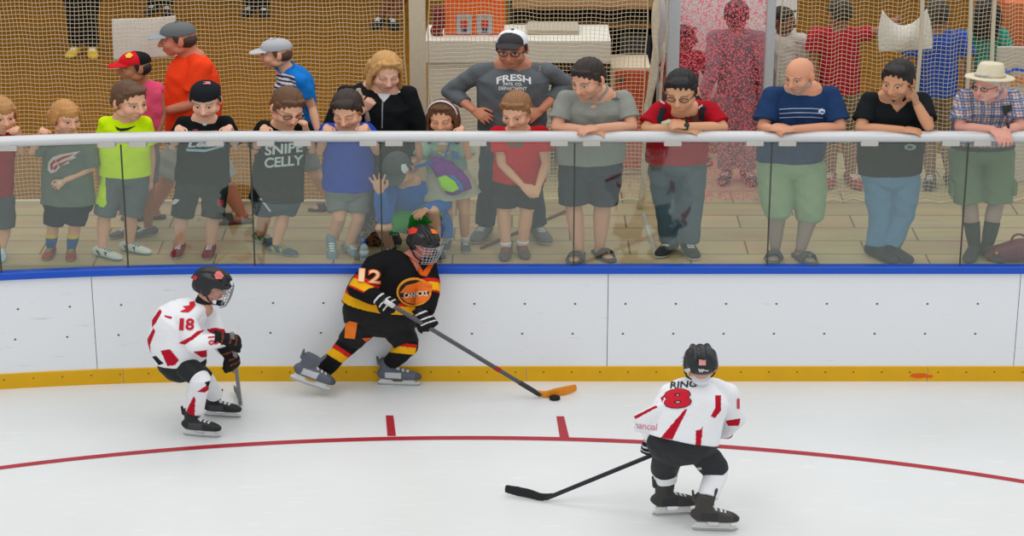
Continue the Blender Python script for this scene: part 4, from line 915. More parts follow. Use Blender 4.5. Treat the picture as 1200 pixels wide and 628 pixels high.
decal('crest', J, (240, 214, 190), text='CANUCKS', place=(487, 345, 28, 6, -3), bold=.02, off=.016)
decal('mark', p12['pants'], (232, 120, 30), polys=[[(405, 379), (410, 376), (419, 378), (416, 397), (404, 396)]])
decal('mark', p12['pants'], (222, 90, 30), polys=[[(424, 396), (440, 395), (438, 400), (428, 400)]])
decal('sticker', p12['helmet'], (224, 60, 44), polys=[[(478, 270), (484, 266), (490, 268), (488, 273), (480, 275)]]); decal('sticker', p12['helmet'], (232, 120, 44), polys=[[(504, 268), (510, 269), (513, 274), (506, 274)]])
Y12 = p12['X0'][1]
stick('long grey hockey stick with orange taped blade reaching the puck', W(450, 352, Y12-.42), G(634, 467, 0), G(676, 462, 0), (92, 88, 92), (226, 140, 30), th=.017, tapes=((.0, .06, (220, 220, 216)), (.70, .73, (170, 40, 50)), (.86, .99, (58, 58, 62))), bh=.085)
b = Blob(); pk = G(650, 468, 0); b.tube([(0, 0, .002), (0, 0, .028)], [.040, .040], ref=(1, 0, 0), n=28, cap=(.15, .15)); o = b.build('puck', None, mat((22, 22, 24), .6), vox=.005, it=1); o.location = (pk[0], pk[1], 0); tag(o, 'black puck on the ice under the orange blade', 'puck')
# --- white number 18 seen from behind
def paint8(p, n, q, k):
    c = np.tile(lin(WHT), (len(p), 1))
    for poly in ([(802, 480), (806, 479), (788, 515), (774, 513)], [(838, 463), (845, 463), (845, 481), (838, 490), (833, 488), (838, 478)], [(850, 493), (868, 490), (866, 499), (853, 499)], [(815, 505), (823, 502), (822, 522), (815, 522)], [(823, 500), (826, 497), (818, 509)], [(742, 488), (768, 475), (771, 477), (745, 491)], [(774, 466), (780, 461), (776, 472)]):
        c[px_in(poly, q)] = lin(RED)
    return c
def ex8(j, m, s):
    j.tube([m((806, 488, -.05)), m((778, 489, -.08)), m((748, 497, -.10))], [(.040, .13), (.036, .125), (.020, .085)], ref=(0, 1, 0), n=18)
    j.tube([m((795, 500, -.06)), m((766, 500, -.10)), m((745, 503, -.10))], [(.05, .06), (.035, .045), (.015, .02)], ref=(0, 1, 0), n=14)
p8 = skater('young skater in white jersey seen from behind, black helmet, stick out to the left', (815, 612), .90, (206, 150, 128),
    dict(c=(821, 426), h=32, rot=(186, 18, 0)), (820, 445, .10), [(787, 461, .05), (850, 461, .08)],
    [[(772, 494, .22), (763, 518, .22)], [(861, 491, .14), (846, 507, .34)]],
    [(797, 513, -.04, 41), (805, 487, 0, 39), (816, 465, .04, 36)],
    [((784, 524, -.02), (779, 551, .12), (781, 604)), ((822, 526, .02), (839, 553, .02), (828, 622))],
    dict(pants=(44, 46, 48), sock=WHT, glove=(26, 28, 36), cuff=(186, 30, 50), gaccent=(220, 220, 224), helmet=(34, 38, 40), cage=(150, 154, 160), neck=(232, 233, 236)),
    paint8, [dict(d=A(-.05, .05, -1), up=A(-.4, -.8, 0), t=-1, curl=50), dict(d=A(-.6, .5, -.35), up=A(0, -.6, .8), t=1, curl=50)],
    [dict(yaw=96, boot=(56, 54, 52), accent=(40, 40, 44)), dict(yaw=86, boot=(62, 58, 56), accent=(46, 46, 48))], hem=1.05, jd=.72, extra=ex8, sockr=(.080, .090, .074), pelvis=(802, 520, 0))
J = p8['jersey']
decal('name_lettering', J, (44, 46, 54), text='RING', place=(801, 450.5, 32, 8, -4), bold=.02, shear=.15)
decal('number', J, (60, 20, 30), text='8', place=(794, 467, 33, 23.5, -4), bold=.07, off=.006); decal('number', J, (206, 20, 44), text='8', place=(794, 467, 31, 22, -4), bold=.045, off=.010)
decal('number', J, (206, 60, 80), text='1', place=(865, 473, 3, 12, 0), bold=.02)
decal('sponsor_lettering', J, (210, 120, 130), text='nancial', place=(757, 499, 26, 8, 6), bold=.0)
decal('mark', p8['pants'], (190, 194, 196), polys=[[(808, 549), (822, 547), (822.5, 550), (808.5, 552)]])
decal('sticker', p8['helmet'], (216, 150, 142), polys=[[(819, 421), (827, 421), (827, 428), (819, 428)]], off=.01); decal('sticker', p8['helmet'], (220, 220, 216), polys=[[(803, 432), (809, 431), (810, 437), (804, 438)]], off=.01)
decal('sticker', p8['helmet'], (214, 216, 214), text='w~', place=(824, 434, 12, 4, 3), bold=.03, off=.01); decal('sticker', p8['helmet'], (196, 110, 100), polys=[[(836, 433), (842, 432), (841, 437), (836, 437)]], off=.01)
Y8 = p8['X0'][1]
stick('black hockey stick held out to the left by the skater seen from behind', W(838, 503, Y8+.40), G(640, 590, 0)+A(0, .03, 0), G(594, 579, 0), (42, 44, 50), (34, 34, 38), th=.0165, tapes=((.0, .05, (24, 24, 26)),), bh=.085)
# ------------------------------------------------------------------ spectators
def H(t, d, up, curl=35, **k): return dict(d=d, up=up, t=t, curl=curl, **k)
def grip(t, dx=0): return H(t, (dx, -1, .12), (0, .1, 1), 55)
GRIP = (grip(-1, .15), grip(1, -.15))
DOWN = (H(-1, (.05, -.15, -1), (-.8, -.6, 0), 25), H(1, (-.05, -.15, -1), (.8, -.6, 0), 25))
def cut(ctx, poly, key='shirt'):
    """neckline: opens the front of the garment so that the chest shows"""
    o = ctx[key]; bm = bmesh.new(); bm.from_mesh(o.data); X0 = ctx['X0']; bm.verts.ensure_lookup_table()
    co = np.array([v.co for v in bm.verts])+X0-CAM; d = co@FW; q = np.stack([600+(co@RT)/d*FPX, 314-(co@UP)/d*FPX], 1); no = np.array([v.normal for v in bm.verts])
    ins = px_in(poly, q)&(((co*no).sum(1)) < 0)
    bmesh.ops.delete(bm, geom=[v for v, k in zip(bm.verts, ins) if k], context='VERTS'); bm.to_mesh(o.data); bm.free()
def strap(ctx, name, pts, r, rgb, key='shirt', parent=None):
    """a band lying on the garment through photo pixels, thickness outward"""
    o = ctx[key]; X0 = ctx['X0']; tree = BVHTree.FromPolygons([v.co for v in o.data.vertices], [p.vertices for p in o.data.polygons]); P = []
    for x, y in pts:
        d = ray(x, y); d = d/np.linalg.norm(d); h = tree.ray_cast(Vector(CAM-X0), Vector(d))
        if h[0] is not None: P.append(np.array(h[0])*A(1/KX, 1, 1)-d*.006)
    if len(P) < 2: return None
    b = Blob(); b.tube(P, [r]*len(P), ref=(1, 0, 0), n=12); return b.build(name, parent or ctx['R'], cloth(rgb), vox=.006, it=1)
def stripes(base, fn):
    cb = lin(base)
    def f(p, n, m):
        c = np.tile(cb, (len(p), 1)); fn(p, c, m); return c
    return f
SK = (224, 170, 138); SK2 = (206, 146, 112); TAN = (190, 128, 92)
D = lambda *a, **k: dict(zip(('c', 'h', 'rot'), a), **k)
# --- children at the glass
person('child in red shirt at the glass, cut by the left photo edge', 'person', (-6, 299), SK, .80, D((2, 135, .26), 38, (25, 8, 0), kid=True, brow=(150, 110, 70)), (-2, 153, .33), [(-22, 160, .33), (14, 160, .33)],
    [[(-40, 185, .30), (-30, 153, .13)], [(26, 178, .30), (20, 153.5, .13)]], [(-8, 228, .33, 24), (-7, 200, .33, 24), (-4, 168, .33, 23)], dict(rgb=(150, 22, 34), t=.8),
    [((-16, 232, .33), (-14, 262, .33), (-16, 299)), ((4, 232, .33), (6, 266, .33), (2, 301))], dict(name='shorts', rgb=(74, 80, 84), hem=1.0, loose=.03), [dict(yaw=-5, top=(150, 190, 200)), dict(yaw=8, top=(150, 190, 200))],
    ('bowl', (176, 130, 78)), hands=GRIP)
def a2(x):
    wing = [(56, 199), (57, 190), (62, 184), (70, 181), (94, 177), (86, 183), (90, 184), (80, 189), (82, 191), (72, 194), (66, 201), (60, 203)]
    decal('wing_logo', x['shirt'], (206, 196, 192), polys=[wing], off=.006)
    decal('wing_logo', x['shirt'], (164, 30, 36), polys=[[(60, 199), (59, 192), (64, 187), (66, 189), (62, 193), (63, 198)], [(66, 187), (74, 183), (88, 180), (80, 184), (72, 187), (67, 191)], [(68, 192), (76, 189), (84, 186), (78, 190), (70, 195)], [(63, 196), (67, 192), (68, 195), (64, 200)]], off=.009)
    b = Blob(); w = x['m']((70, 214.5, .19)); b.tube([w+A(-.012, 0, .006), w+A(.012, 0, -.006)], [.029, .029], n=14, cap=(0, 0)); b.build('wristband', x['R'], cloth((206, 206, 190)), vox=.006, it=1)
person('small blond child in grey-green T-shirt with red winged wheel logo and blue socks', 'person', (72, 298), SK, .76, D((77, 138.5, .24), 37, (36, 8, 3), kid=True, brow=(150, 110, 70)), (78, 160, .30), [(56, 171, .32), (100, 169, .32)],
    [[(38, 178, .24), (50, 155, .12)], [(107, 197, .30), (75, 212, .19)]], [(80, 238, .33, 33), (79, 212, .33, 31), (78, 178, .33, 28)], dict(rgb=(98, 112, 104), t=.95, loose=.016),
    [((66, 240, .33), (62, 264, .30), (60, 299)), ((93, 240, .33), (88, 264, .30), (84, 300))], dict(name='shorts', rgb=(15, 21, 48), hem=1.0, loose=.032), [dict(yaw=-6, top=(150, 44, 46), accent=(40, 40, 46), sole=(120, 200, 70), lace=(60, 180, 70)), dict(yaw=6, top=(150, 44, 46), accent=(40, 40, 46), sole=(120, 200, 70), lace=(60, 180, 70))],
    ('bowl', (186, 134, 76)), hands=(grip(-1, .3), H(1, (-.75, -.25, -.6), (.3, -.9, .3), 25, spread=.2)), socks=[((44, 92, 164), .62, (214, 190, 50)), ((44, 92, 164), .62, (214, 190, 50))], after=a2)
def a3(x):
    decal('swoosh', x['shirt'], (28, 32, 26), polys=[[(135, 148), (141, 150.5), (149, 150), (160, 147), (150, 152.5), (142, 154), (137, 152)]], off=.008)
    decal('emblem', x['bottoms'], (190, 230, 30), polys=[[(115, 238), (119, 236), (124, 239), (122, 243), (117, 242)]])
def short3(p, c, m):
    x0 = m((126, 220, .36))[0]; c[(p[:, 0] < x0)&(p[:, 2] > m((120, 236, .36))[2])] = lin((206, 240, 20))
person('boy in neon yellow T-shirt and grey shorts looking to the side', 'person', (136, 298), SK, .86, D((152, 119, .28), 43, (42, 10, 0), kid=True, brow=(84, 58, 38)), (147, 138, .34), [(125, 147, .35), (169, 147, .36)],
    [[(117, 182, .46), (118, 214, .42)], [(177, 180, .42), (176, 210, .40)]], [(147, 205, .36, 31), (146, 178, .36, 30), (147, 152, .36, 29)], dict(rgb=(208, 246, 12), t=.66),
    [((133, 212, .36), (122, 254, .34), (120, 301)), ((161, 212, .36), (153, 254, .36), (152, 295))], dict(name='shorts', hem=.95, loose=.032, paint=stripes((92, 104, 108), short3)),
    [dict(yaw=55, top=(206, 214, 210), accent=(30, 30, 34), sole=(50, 150, 160), lace=(30, 34, 40)), dict(yaw=62, top=(206, 214, 210), accent=(40, 60, 66), sole=(50, 150, 160), lace=(30, 34, 40))], ('short', (92, 64, 42)), hands=DOWN, after=a3)
def a4(x):
    decal('cap_logo', x['cap'], (206, 120, 128), polys=[[(238, 96), (246, 96), (247, 99), (238, 99)]], off=.008)
    decal('emblem', x['shirt'], (206, 208, 210), polys=[[(237, 143), (240, 144), (243, 143), (242, 147), (238, 147)]], off=.006)
    decal('lettering', x['shirt'], (176, 70, 96), text='Toronto', place=(243, 154.5, 34, 7, -2), bold=.02, off=.007)
    decal('lettering', x['shirt'], (198, 206, 216), text='Leafs', place=(240, 168, 40, 8, -2), bold=.035, shear=.2, off=.007)
    decal('lettering', x['shirt'], (150, 186, 210), polys=[[(218, 174), (240, 175), (262, 170), (262, 172), (240, 178), (219, 177)]], off=.008)
    decal('emblem', x['bottoms'], (206, 196, 196), polys=[[(200, 237), (206, 233), (211, 234), (206, 239), (202, 240)]]); decal('emblem', x['bottoms'], (170, 34, 44), polys=[[(255, 234), (261, 234), (262, 240), (257, 242), (254, 239)]])
person('child in black backwards cap and black T-shirt with both hands on the rail', 'person', (229, 297), (226, 178, 150), .86, D((241, 117, .26), 41, (-4, 22, 0), kid=True, brow=(50, 36, 30), lip=(190, 90, 90)), (240, 139, .34), [(216, 147, .36), (264, 147, .36)],
    [[(203, 172, .36), (210, 152.5, .13)], [(276, 172, .36), (269, 152, .13)]], [(237, 212, .37, 34), (238, 182, .37, 31), (239, 153, .37, 30)], dict(rgb=(22, 26, 28), t=.9, loose=.012),
    [((221, 216, .37), (213, 255, .36), (211, 296)), ((253, 216, .37), (249, 255, .36), (247, 297))], dict(name='shorts', rgb=(36, 46, 48), hem=.96, loose=.034), [dict(yaw=-6, top=(120, 30, 46), accent=(140, 40, 56)), dict(yaw=-4, top=(120, 30, 46), accent=(140, 40, 56))],
    ('short', (38, 28, 24)), dict(rgb=(24, 26, 30), front=-1, tip=-.12), hands=GRIP, after=lambda x: (a4(x), cut(x, [(229, 131), (253, 131), (250, 138), (243, 141), (236, 140)])))
def a5(x):
    decal('lettering', x['shirt'], (206, 220, 222), text='SNIPE', place=(333, 174, 46, 12, -6), bold=.03, shear=.12, off=.007); decal('lettering', x['shirt'], (206, 220, 222), text='CELLY', place=(333, 189, 46, 12, -5), bold=.03, shear=.12, off=.007)
    decal('piping', x['bottoms'], (200, 206, 208), polys=[[(304, 232), (306, 232), (318, 247), (316, 248)]])
person('boy with glasses in black T-shirt lettered in white, fists on the rail', 'person', (322, 292), SK, .86, D((337, 126, .24), 43, (28, 26, 4), kid=True, brow=(74, 52, 36), closed=True), (332, 146, .40), [(309, 152, .42), (356, 152, .42)],
    [[(299, 176, .38), (310, 152, .13)], [(366, 176, .38), (358, 150, .13)]], [(324, 234, .43, 33), (326, 205, .43, 31), (331, 160, .42, 30)], dict(rgb=(20, 22, 25), t=.95, loose=.012),
    [((311, 236, .43), (310, 252, .45), (306, 284)), ((338, 236, .43), (332, 252, .42), (324, 297))], dict(name='shorts', rgb=(64, 78, 92), hem=.9, loose=.03), [dict(yaw=42, top=(84, 104, 116), accent=(176, 180, 60)), dict(yaw=60, top=(78, 94, 108), accent=(176, 180, 60), lace=(176, 180, 70))],
    ('crop', (96, 66, 42)), specs=(40, 40, 50), hands=(grip(-1, .1), H(1, (-.05, -.3, .8), (.6, .6, .2), 80)), after=lambda x: (a5(x), cut(x, [(318, 135), (350, 138), (347, 146), (336, 148), (325, 144)])))
person('boy in blue T-shirt leaning over the rail beside the woman', 'person', (403, 293), SK, .84, D((407, 129, .22), 42, (-12, 26, 0), kid=True, brow=(60, 42, 30), closed=True), (407, 148, .38), [(384, 154, .40), (430, 154, .40)],
    [[(375, 176, .34), (383, 151.5, .13)], [(442, 178, .36), (428, 151, .13)]], [(408, 222, .42, 31), (408, 192, .42, 31), (408, 162, .41, 29)], dict(rgb=(34, 76, 186), t=.62),
    [((396, 228, .42), (398, 256, .32), (387, 296)), ((420, 228, .42), (420, 258, .34), (409, 297))], dict(name='shorts', rgb=(120, 128, 128), hem=.72, loose=.032), [dict(yaw=10, top=(110, 140, 156), accent=(190, 170, 80), pitch=48), dict(yaw=30, top=(110, 140, 156), accent=(190, 170, 80))],
    ('short', (48, 36, 28)), hands=GRIP)
def a7(x): decal('cap_logo', x['cap'], (212, 216, 220), polys=[[(470, 193), (475, 192), (477, 196), (482, 198), (478, 202), (473, 203), (470, 199)]], off=.008)
person('crouching boy in grey cap, blue hooded top and green shorts waving at the glass', 'person', (478, 296), SK, .84, D((467, 199, .28), 38, (-14, 30, -8), kid=True, brow=(70, 50, 36)), (478, 216, .40), [(457, 225, .38), (502, 225, .40)],
    [[(450, 256, .16), (445, 224, .09)], [(520, 240, .28), (498, 246, .10)]], [(484, 258, .46, 31), (483, 246, .45, 33), (481, 234, .43, 31)], dict(rgb=(34, 104, 186), sleeve='long', loose=.016, name='hooded_top', up=6,
         extra=lambda sb, m, s: sb.tube([m((512, 236, .36)), m((520, 256, .36)), m((523, 279, .34))], [(.05, .04), (.06, .035), (.055, .025)], n=16, cap=(1, 0))),
    [((488, 254, .40), (447, 267, .14), (458, 299)), ((494, 258, .44), (507, 247, .12), (512, 299))], dict(name='shorts', rgb=(26, 142, 46), hem=.84, loose=.036), [dict(yaw=-10, top=(40, 44, 46)), dict(yaw=12, top=(40, 44, 46))],
    ('short', (80, 60, 44)), dict(rgb=(70, 80, 80), tip=.05), hands=(H(-1, (-.12, -.1, 1), (0, 1, .1), 6, spread=.26, s=1.3), H(1, (-.5, -.6, -.3), (0, -.5, .8), 35)), after=a7)
def a8(x):
    c, M, hs = x['c'], x['M'], x['hs']; b = Blob(); b.tube([c+M@(A(.094*math.cos(t), .0, .012+.128*math.sin(t))*hs) for t in np.linspace(.15, math.pi-.15, 11)], [(.013*hs, .005*hs)]*11, ref=M@A(0, 1, 0), n=10); b.build('headband', x['R'], cloth((206, 196, 200)), vox=.006, it=1)
    decal('monkey_print', x['shirt'], (176, 150, 110), polys=[[(511, 172), (519, 168), (527, 171), (528, 178), (520, 182), (511, 179)]]); decal('monkey_print', x['shirt'], (214, 214, 200), polys=[[(512, 169), (519, 166), (527, 169), (520, 170)], [(512, 177), (520, 180), (528, 177), (520, 184)]], off=.009)
    decal('blue_print', x['shirt'], (70, 130, 190), polys=[[(529, 176), (536, 178), (538, 187), (530, 186)]])
g8 = person('girl with white headband and long brown hair holding the rail', 'person', (533, 291), (220, 160, 126), .72, D((518, 138, .28), 37, (-6, 14, 0), kid=True, brow=(80, 52, 34), closed=True), (521, 162, .38), [(503, 170, .39), (541, 170, .39)],
    [[(492, 184, .30), (489, 158, .10)], [(549, 184, .32), (541, 153, .13)]], [(525, 208, .40, 25), (523, 190, .40, 24), (522, 174, .39, 22)], dict(rgb=(142, 178, 162), t=.95, loose=.014),
    [((519, 212, .40), (524, 248, .38), (524, 289)), ((540, 212, .40), (544, 248, .38), (545, 291))], dict(name='skirt', rgb=(176, 178, 160), hem=.55, skirt=True, hw=26), [dict(yaw=-8, top=(84, 92, 104)), dict(yaw=4, top=(84, 92, 104))],
    ('long', (96, 62, 38)), hands=(H(-1, (.1, -1, .25), (0, .2, 1), 62), grip(1, -.2)), socks=[((214, 214, 212), .2), ((214, 214, 212), .2)], after=a8)
b = Blob(); w = lambda px, py, y: (W(px, py, y)-A(W(525, 206, .22)[0], .22, ZF))*A(1/KX, 1, 1)
b.tube([w(505, 188, .22), w(520, 198, .20), w(532, 212, .20), w(538, 224, .22)], [(.045, .03), (.085, .05), (.105, .055), (.100, .04)], ref=(.8, 0, .5), n=20, cap=(.3, .3))
w1 = (W(525, 206, .22)[0], .22, ZF)
root = empty('drawstring_bag', w1, 'purple drawstring bag with green and blue panels held in front of the girl', 'bag')
bag = b.build('pouch', root, cloth((116, 58, 142)), vox=.007, it=2, wrinkle=.004)
decal('green_panel', bag, (160, 224, 50), polys=[[(513, 208), (522, 205), (533, 212), (538, 221), (530, 225), (518, 222)]]); decal('blue_panel', bag, (44, 122, 196), polys=[[(524, 205), (532, 206), (542, 216), (543, 224), (539, 222), (534, 211)]])
b = Blob(); b.tube([w(508, 189, .20), w(497, 193, .22), w(487, 195, .24)], [.02, .016, .014], n=10); b.build('drawstring', root, cloth((46, 104, 180)), vox=.006, it=1)
b = Blob(); b.tube([w(519, 190, .2), w(524, 176, .24), w(528, 164, .28)], [.008]*3, n=8); b.raw('shoulder_cord', root, cloth((60, 110, 170)))
def a9(x): decal('chest_logo', x['shirt'], (90, 96, 84), polys=[[(595, 167), (600, 166), (604, 169), (609, 166), (614, 167), (612, 172), (606, 171.5), (602, 171.5), (597, 172)]])
person('boy in red T-shirt and dark shorts with hands clasped in front', 'person', (603, 296), SK, .86, D((605, 130, .22), 41, (-18, 24, 0), kid=True, brow=(120, 86, 56)), (607, 152, .34), [(584, 159, .36), (634, 159, .36)],
    [[(588, 193, .26), (612, 217, .15)], [(640, 192, .26), (631, 218, .15)]], [(608, 212, .38, 32), (609, 187, .38, 31), (608, 164, .37, 29)], dict(rgb=(206, 20, 34), t=.60, loose=.014),
    [((593, 215, .38), (590, 250, .34), (593, 299)), ((622, 215, .38), (617, 250, .34), (612, 297))], dict(name='shorts', rgb=(40, 44, 50), hem=.80, loose=.034), [dict(yaw=-4, top=(84, 76, 76), accent=(170, 50, 36), sole=(90, 88, 84), lace=(176, 60, 44)), dict(yaw=8, top=(84, 76, 76), accent=(170, 50, 36), sole=(90, 88, 84), lace=(176, 60, 44))],
    ('crop', (140, 98, 62)), hands=(H(-1, (.55, -.25, -.55), (-.2, -.9, .3), 28), H(1, (-.3, -.25, -.85), (.3, -.9, .2), 25)), socks=[((220, 220, 218), .16), ((220, 220, 218), .16)], after=a9)
# --- men at the rail
def a10(x): decal('chest_logo', x['shirt'], (96, 104, 104), polys=[[(716, 116), (722, 114), (727, 116), (722, 118)]])
person('man with short dark hair in grey-green polo shirt, forearms folded on the rail', 'person', (690, 299), (214, 158, 128), 1.10, D((689, 92, .08), 42, (-36, 24, 0), brow=(50, 38, 30), stubble=((110, 96, 88), .35)), (697, 114, .26), [(664, 122, .26), (730, 122, .28)],
    [[(652, 149, .14), (690, 152, .03)], [(741, 148, .14), (700, 149.5, -.01)]], [(692, 190, .36, 41), (692, 165, .36, 42), (696, 130, .30, 43)], dict(rgb=(142, 146, 138), t=.72, collar=(142, 146, 138)),
    [((673, 196, .36), (672, 240, .34), (678, 302)), ((712, 196, .36), (706, 240, .36), (703, 299))], dict(name='shorts', rgb=(40, 46, 62), hem=.97, loose=.032), [dict(yaw=-14, top=(62, 66, 66), slide=True), dict(yaw=22, top=(62, 66, 66), slide=True)],
    ('crop', (44, 34, 28)), hands=(H(-1, (1, -.25, -.1), (0, -.3, 1), 25), H(1, (-1, -.3, -.12), (0, -.35, 1), 30)), after=a10)
def a11(x):
    for k, pts in enumerate(([(781, 111), (779, 118), (777, 127), (774, 136), (772, 143)], [(821, 110), (823, 117), (824, 126), (824, 133), (822, 140)])): strap(x, 'backpack_strap', pts, (.026, .010), (38, 46, 52))
    decal('strap_logo', x['shirt'], (190, 194, 196), polys=[[(774, 119), (779, 122), (778, 123.5), (774, 121)]], off=.03); decal('strap_logo', x['shirt'], (200, 204, 206), polys=[[(818, 126), (823, 123), (823, 125), (819, 127.5)]], off=.03)
    decal('print', x['shirt'], (84, 56, 40), polys=[[(803, 136), (807, 138), (807, 143), (803, 144)], [(809, 136), (818, 135), (819, 142), (813, 144), (809, 140)]])
    w = x['m']((804.5, 147.5, -.01)); b = Blob(); b.tube([w+A(-.012, 0, 0), w+A(.014, 0, -.002)], [.036, .036], n=16, cap=(0, 0)); o = b.build('wristwatch', x['R'], mat((24, 26, 28), .5), vox=.006, it=1)
    b = Blob(); b.ell(w+A(0, -.032, .016), (.020, .010, .020)); b.raw('dial', o, mat((50, 54, 58), .25))
    b = Blob(); c = (x['T'][2][0]+x['nk'])/2; b.ell(c+A(0, .20, -.06), (.15, .09, .20), p=2.6); b.build('backpack', x['R'], cloth((44, 48, 54)), vox=.01, it=2)
person('man with glasses in red T-shirt and backpack leaning on the rail', 'person', (797, 294), (214, 160, 122), 1.08, D((798, 106, .06), 43, (-14, 26, 2), brow=(28, 22, 20), closed=True, thin=1.05), (801, 130, .26), [(775, 134, .27), (830, 134, .27)],
    [[(757, 150, .14), (797, 152, .03)], [(847, 149, .14), (806, 147.5, -.01)]], [(793, 190, .40, 37), (794, 168, .40, 37), (801, 142, .32, 37)], dict(rgb=(168, 18, 34), t=.80),
    [((777, 196, .40), (782, 245, .38), (786, 294)), ((810, 196, .40), (809, 245, .40), (806, 296))], dict(name='trousers', rgb=(76, 94, 104), hem=1.97, loose=.028), [dict(yaw=-25, top=(34, 36, 40)), dict(yaw=10, top=(34, 36, 40))],
    ('quiff', (20, 19, 20), .0018), specs=(30, 26, 30), hands=(H(-1, (1, -.2, .05), (0, -.3, 1), 25), H(1, (-1, -.25, .28), (-.1, -.5, .8), 35)), after=lambda x: (a11(x), cut(x, [(787, 124), (813, 124), (806, 130), (796, 135)])))
b = Blob(); q0 = W(781, 143, -.01); b.tube([A(-.030, 0, -.016), A(.030, -.005, .012)], [(.020, .016)]*2, n=16, cap=(.3, .3)); sn = b.build('snack_pack', None, mat((196, 190, 160), .5, 0, 'wrapper', .3, 40), vox=.006, it=1); sn.location = q0; tag(sn, 'small pale snack pack in the hand of the man with the backpack', 'snack')
def a12(x):
    for y in (126.5, 131.5, 136.5):
        decal('chest_stripe', x['shirt'], (166, 176, 200), polys=[[(913, y+1), (930, y), (950, y), (964, y+1), (964, y+2), (950, y+1), (930, y+1), (913, y+2)]])
    decal('chest_logo', x['shirt'], (210, 216, 224), polys=[[(959, 129), (963, 127), (967, 129), (967, 132), (963, 134), (959, 132)]], off=.008)
    decal('chest_logo', x['shirt'], (50, 110, 190), polys=[[(960, 131.5), (962, 130), (964, 130), (966, 131.5), (964, 132), (962, 132)]], off=.012)
person('bald man in navy blue striped T-shirt and pale green shorts leaning on the rail', 'person', (925, 300), (212, 150, 118), 1.12, D((937, 88, .08), 38, (-36, 18, 0), brow=(70, 54, 44), stubble=((150, 138, 128), .6), legs=(150, 130, 122)), (941, 108, .26), [(906, 118, .28), (972, 118, .28)],
    [[(894, 149, .14), (902, 150, .02)], [(985, 149, .14), (930, 151, .0)]], [(926, 188, .36, 40), (928, 165, .36, 41), (938, 130, .30, 43)], dict(rgb=(33, 58, 98), t=.80, loose=.014),
    [((907, 196, .36), (911, 245, .34), (908, 301)), ((948, 196, .36), (949, 250, .36), (938, 303))], dict(name='shorts', rgb=(148, 170, 136), hem=1.02, loose=.042), [dict(yaw=-10, top=(70, 80, 82), slide=True), dict(yaw=22, top=(70, 80, 82), slide=True)],
    None, hands=(H(-1, (1, -.25, .05), (-.1, -.5, 1), 75), H(1, (-1, -.25, .0), (0, -.4, 1), 55)), after=a12)
def a13(x):
    decal('emblem', x['shirt'], (140, 160, 154), polys=[[(1060, 170), (1066, 168), (1073, 170), (1073, 174), (1066, 176), (1060, 174)]]); decal('emblem', x['shirt'], (60, 74, 74), polys=[[(1063, 171), (1067, 170), (1070, 172), (1067, 174), (1063, 173.5)]], off=.010)
    b = Blob(); w = x['m']((1065, 106, .12)); b.tube([w+A(-.006, 0, 0), w+A(.006, 0, 0)], [.0125, .0125], n=12, cap=(0, 0)); b.raw('ring', x['R'], mat((220, 190, 80), .3, .9))
person('man in black polo shirt and jeans resting his cheek on his hand', 'person', (1035, 300), (208, 150, 114), 1.10, D((1052, 94, .08), 42, (-26, 20, 6), brow=(30, 24, 22), stubble=((90, 76, 68), .35)), (1051, 116, .26), [(1020, 124, .28), (1080, 124, .28)],
    [[(1008, 150, .14), (1058, 152, .01)], [(1088, 148, .05), (1074, 121, .06)]], [(1043, 203, .36, 38), (1044, 172, .36, 40), (1050, 134, .30, 43)], dict(rgb=(26, 30, 32), t=.74, collar=(26, 30, 32)),
    [((1028, 208, .36), (1032, 252, .33), (1026, 301)), ((1062, 208, .36), (1058, 252, .36), (1042, 301))], dict(name='jeans', rgb=(100, 138, 168), hem=1.96, loose=.022), [dict(yaw=30, top=(40, 46, 48), sole=(70, 74, 74), lace=(60, 62, 62)), dict(yaw=35, top=(40, 46, 48), sole=(70, 74, 74), lace=(60, 62, 62))],
    ('quiff', (30, 24, 22)), hands=(H(-1, (1, -.1, -.05), (0, -.3, 1), 25), H(1, (-.35, -.12, .9), (.75, -.5, .3), 70)), after=lambda x: (a13(x), cut(x, [(1040, 113), (1064, 117), (1060, 123), (1051, 131), (1046, 124)])))
def plaid(p, c, m):
    x, z = p[:, 0]+.15*p[:, 1], p[:, 2]; fx, fz = (x/.070)%1, (z/.066)%1
    c[:] = lin((196, 196, 190)); nv, rd, lt = lin((48, 74, 128)), lin((160, 66, 76)), lin((222, 220, 210))
    for f in (fx, fz):
        k = (f < .42); c[k] = c[k]*.25+nv*.75
        k = (f > .68)&(f < .80); c[k] = c[k]*.3+rd*.7
        k = (f > .18)&(f < .26); c[k] = c[k]*.5+lt*.5
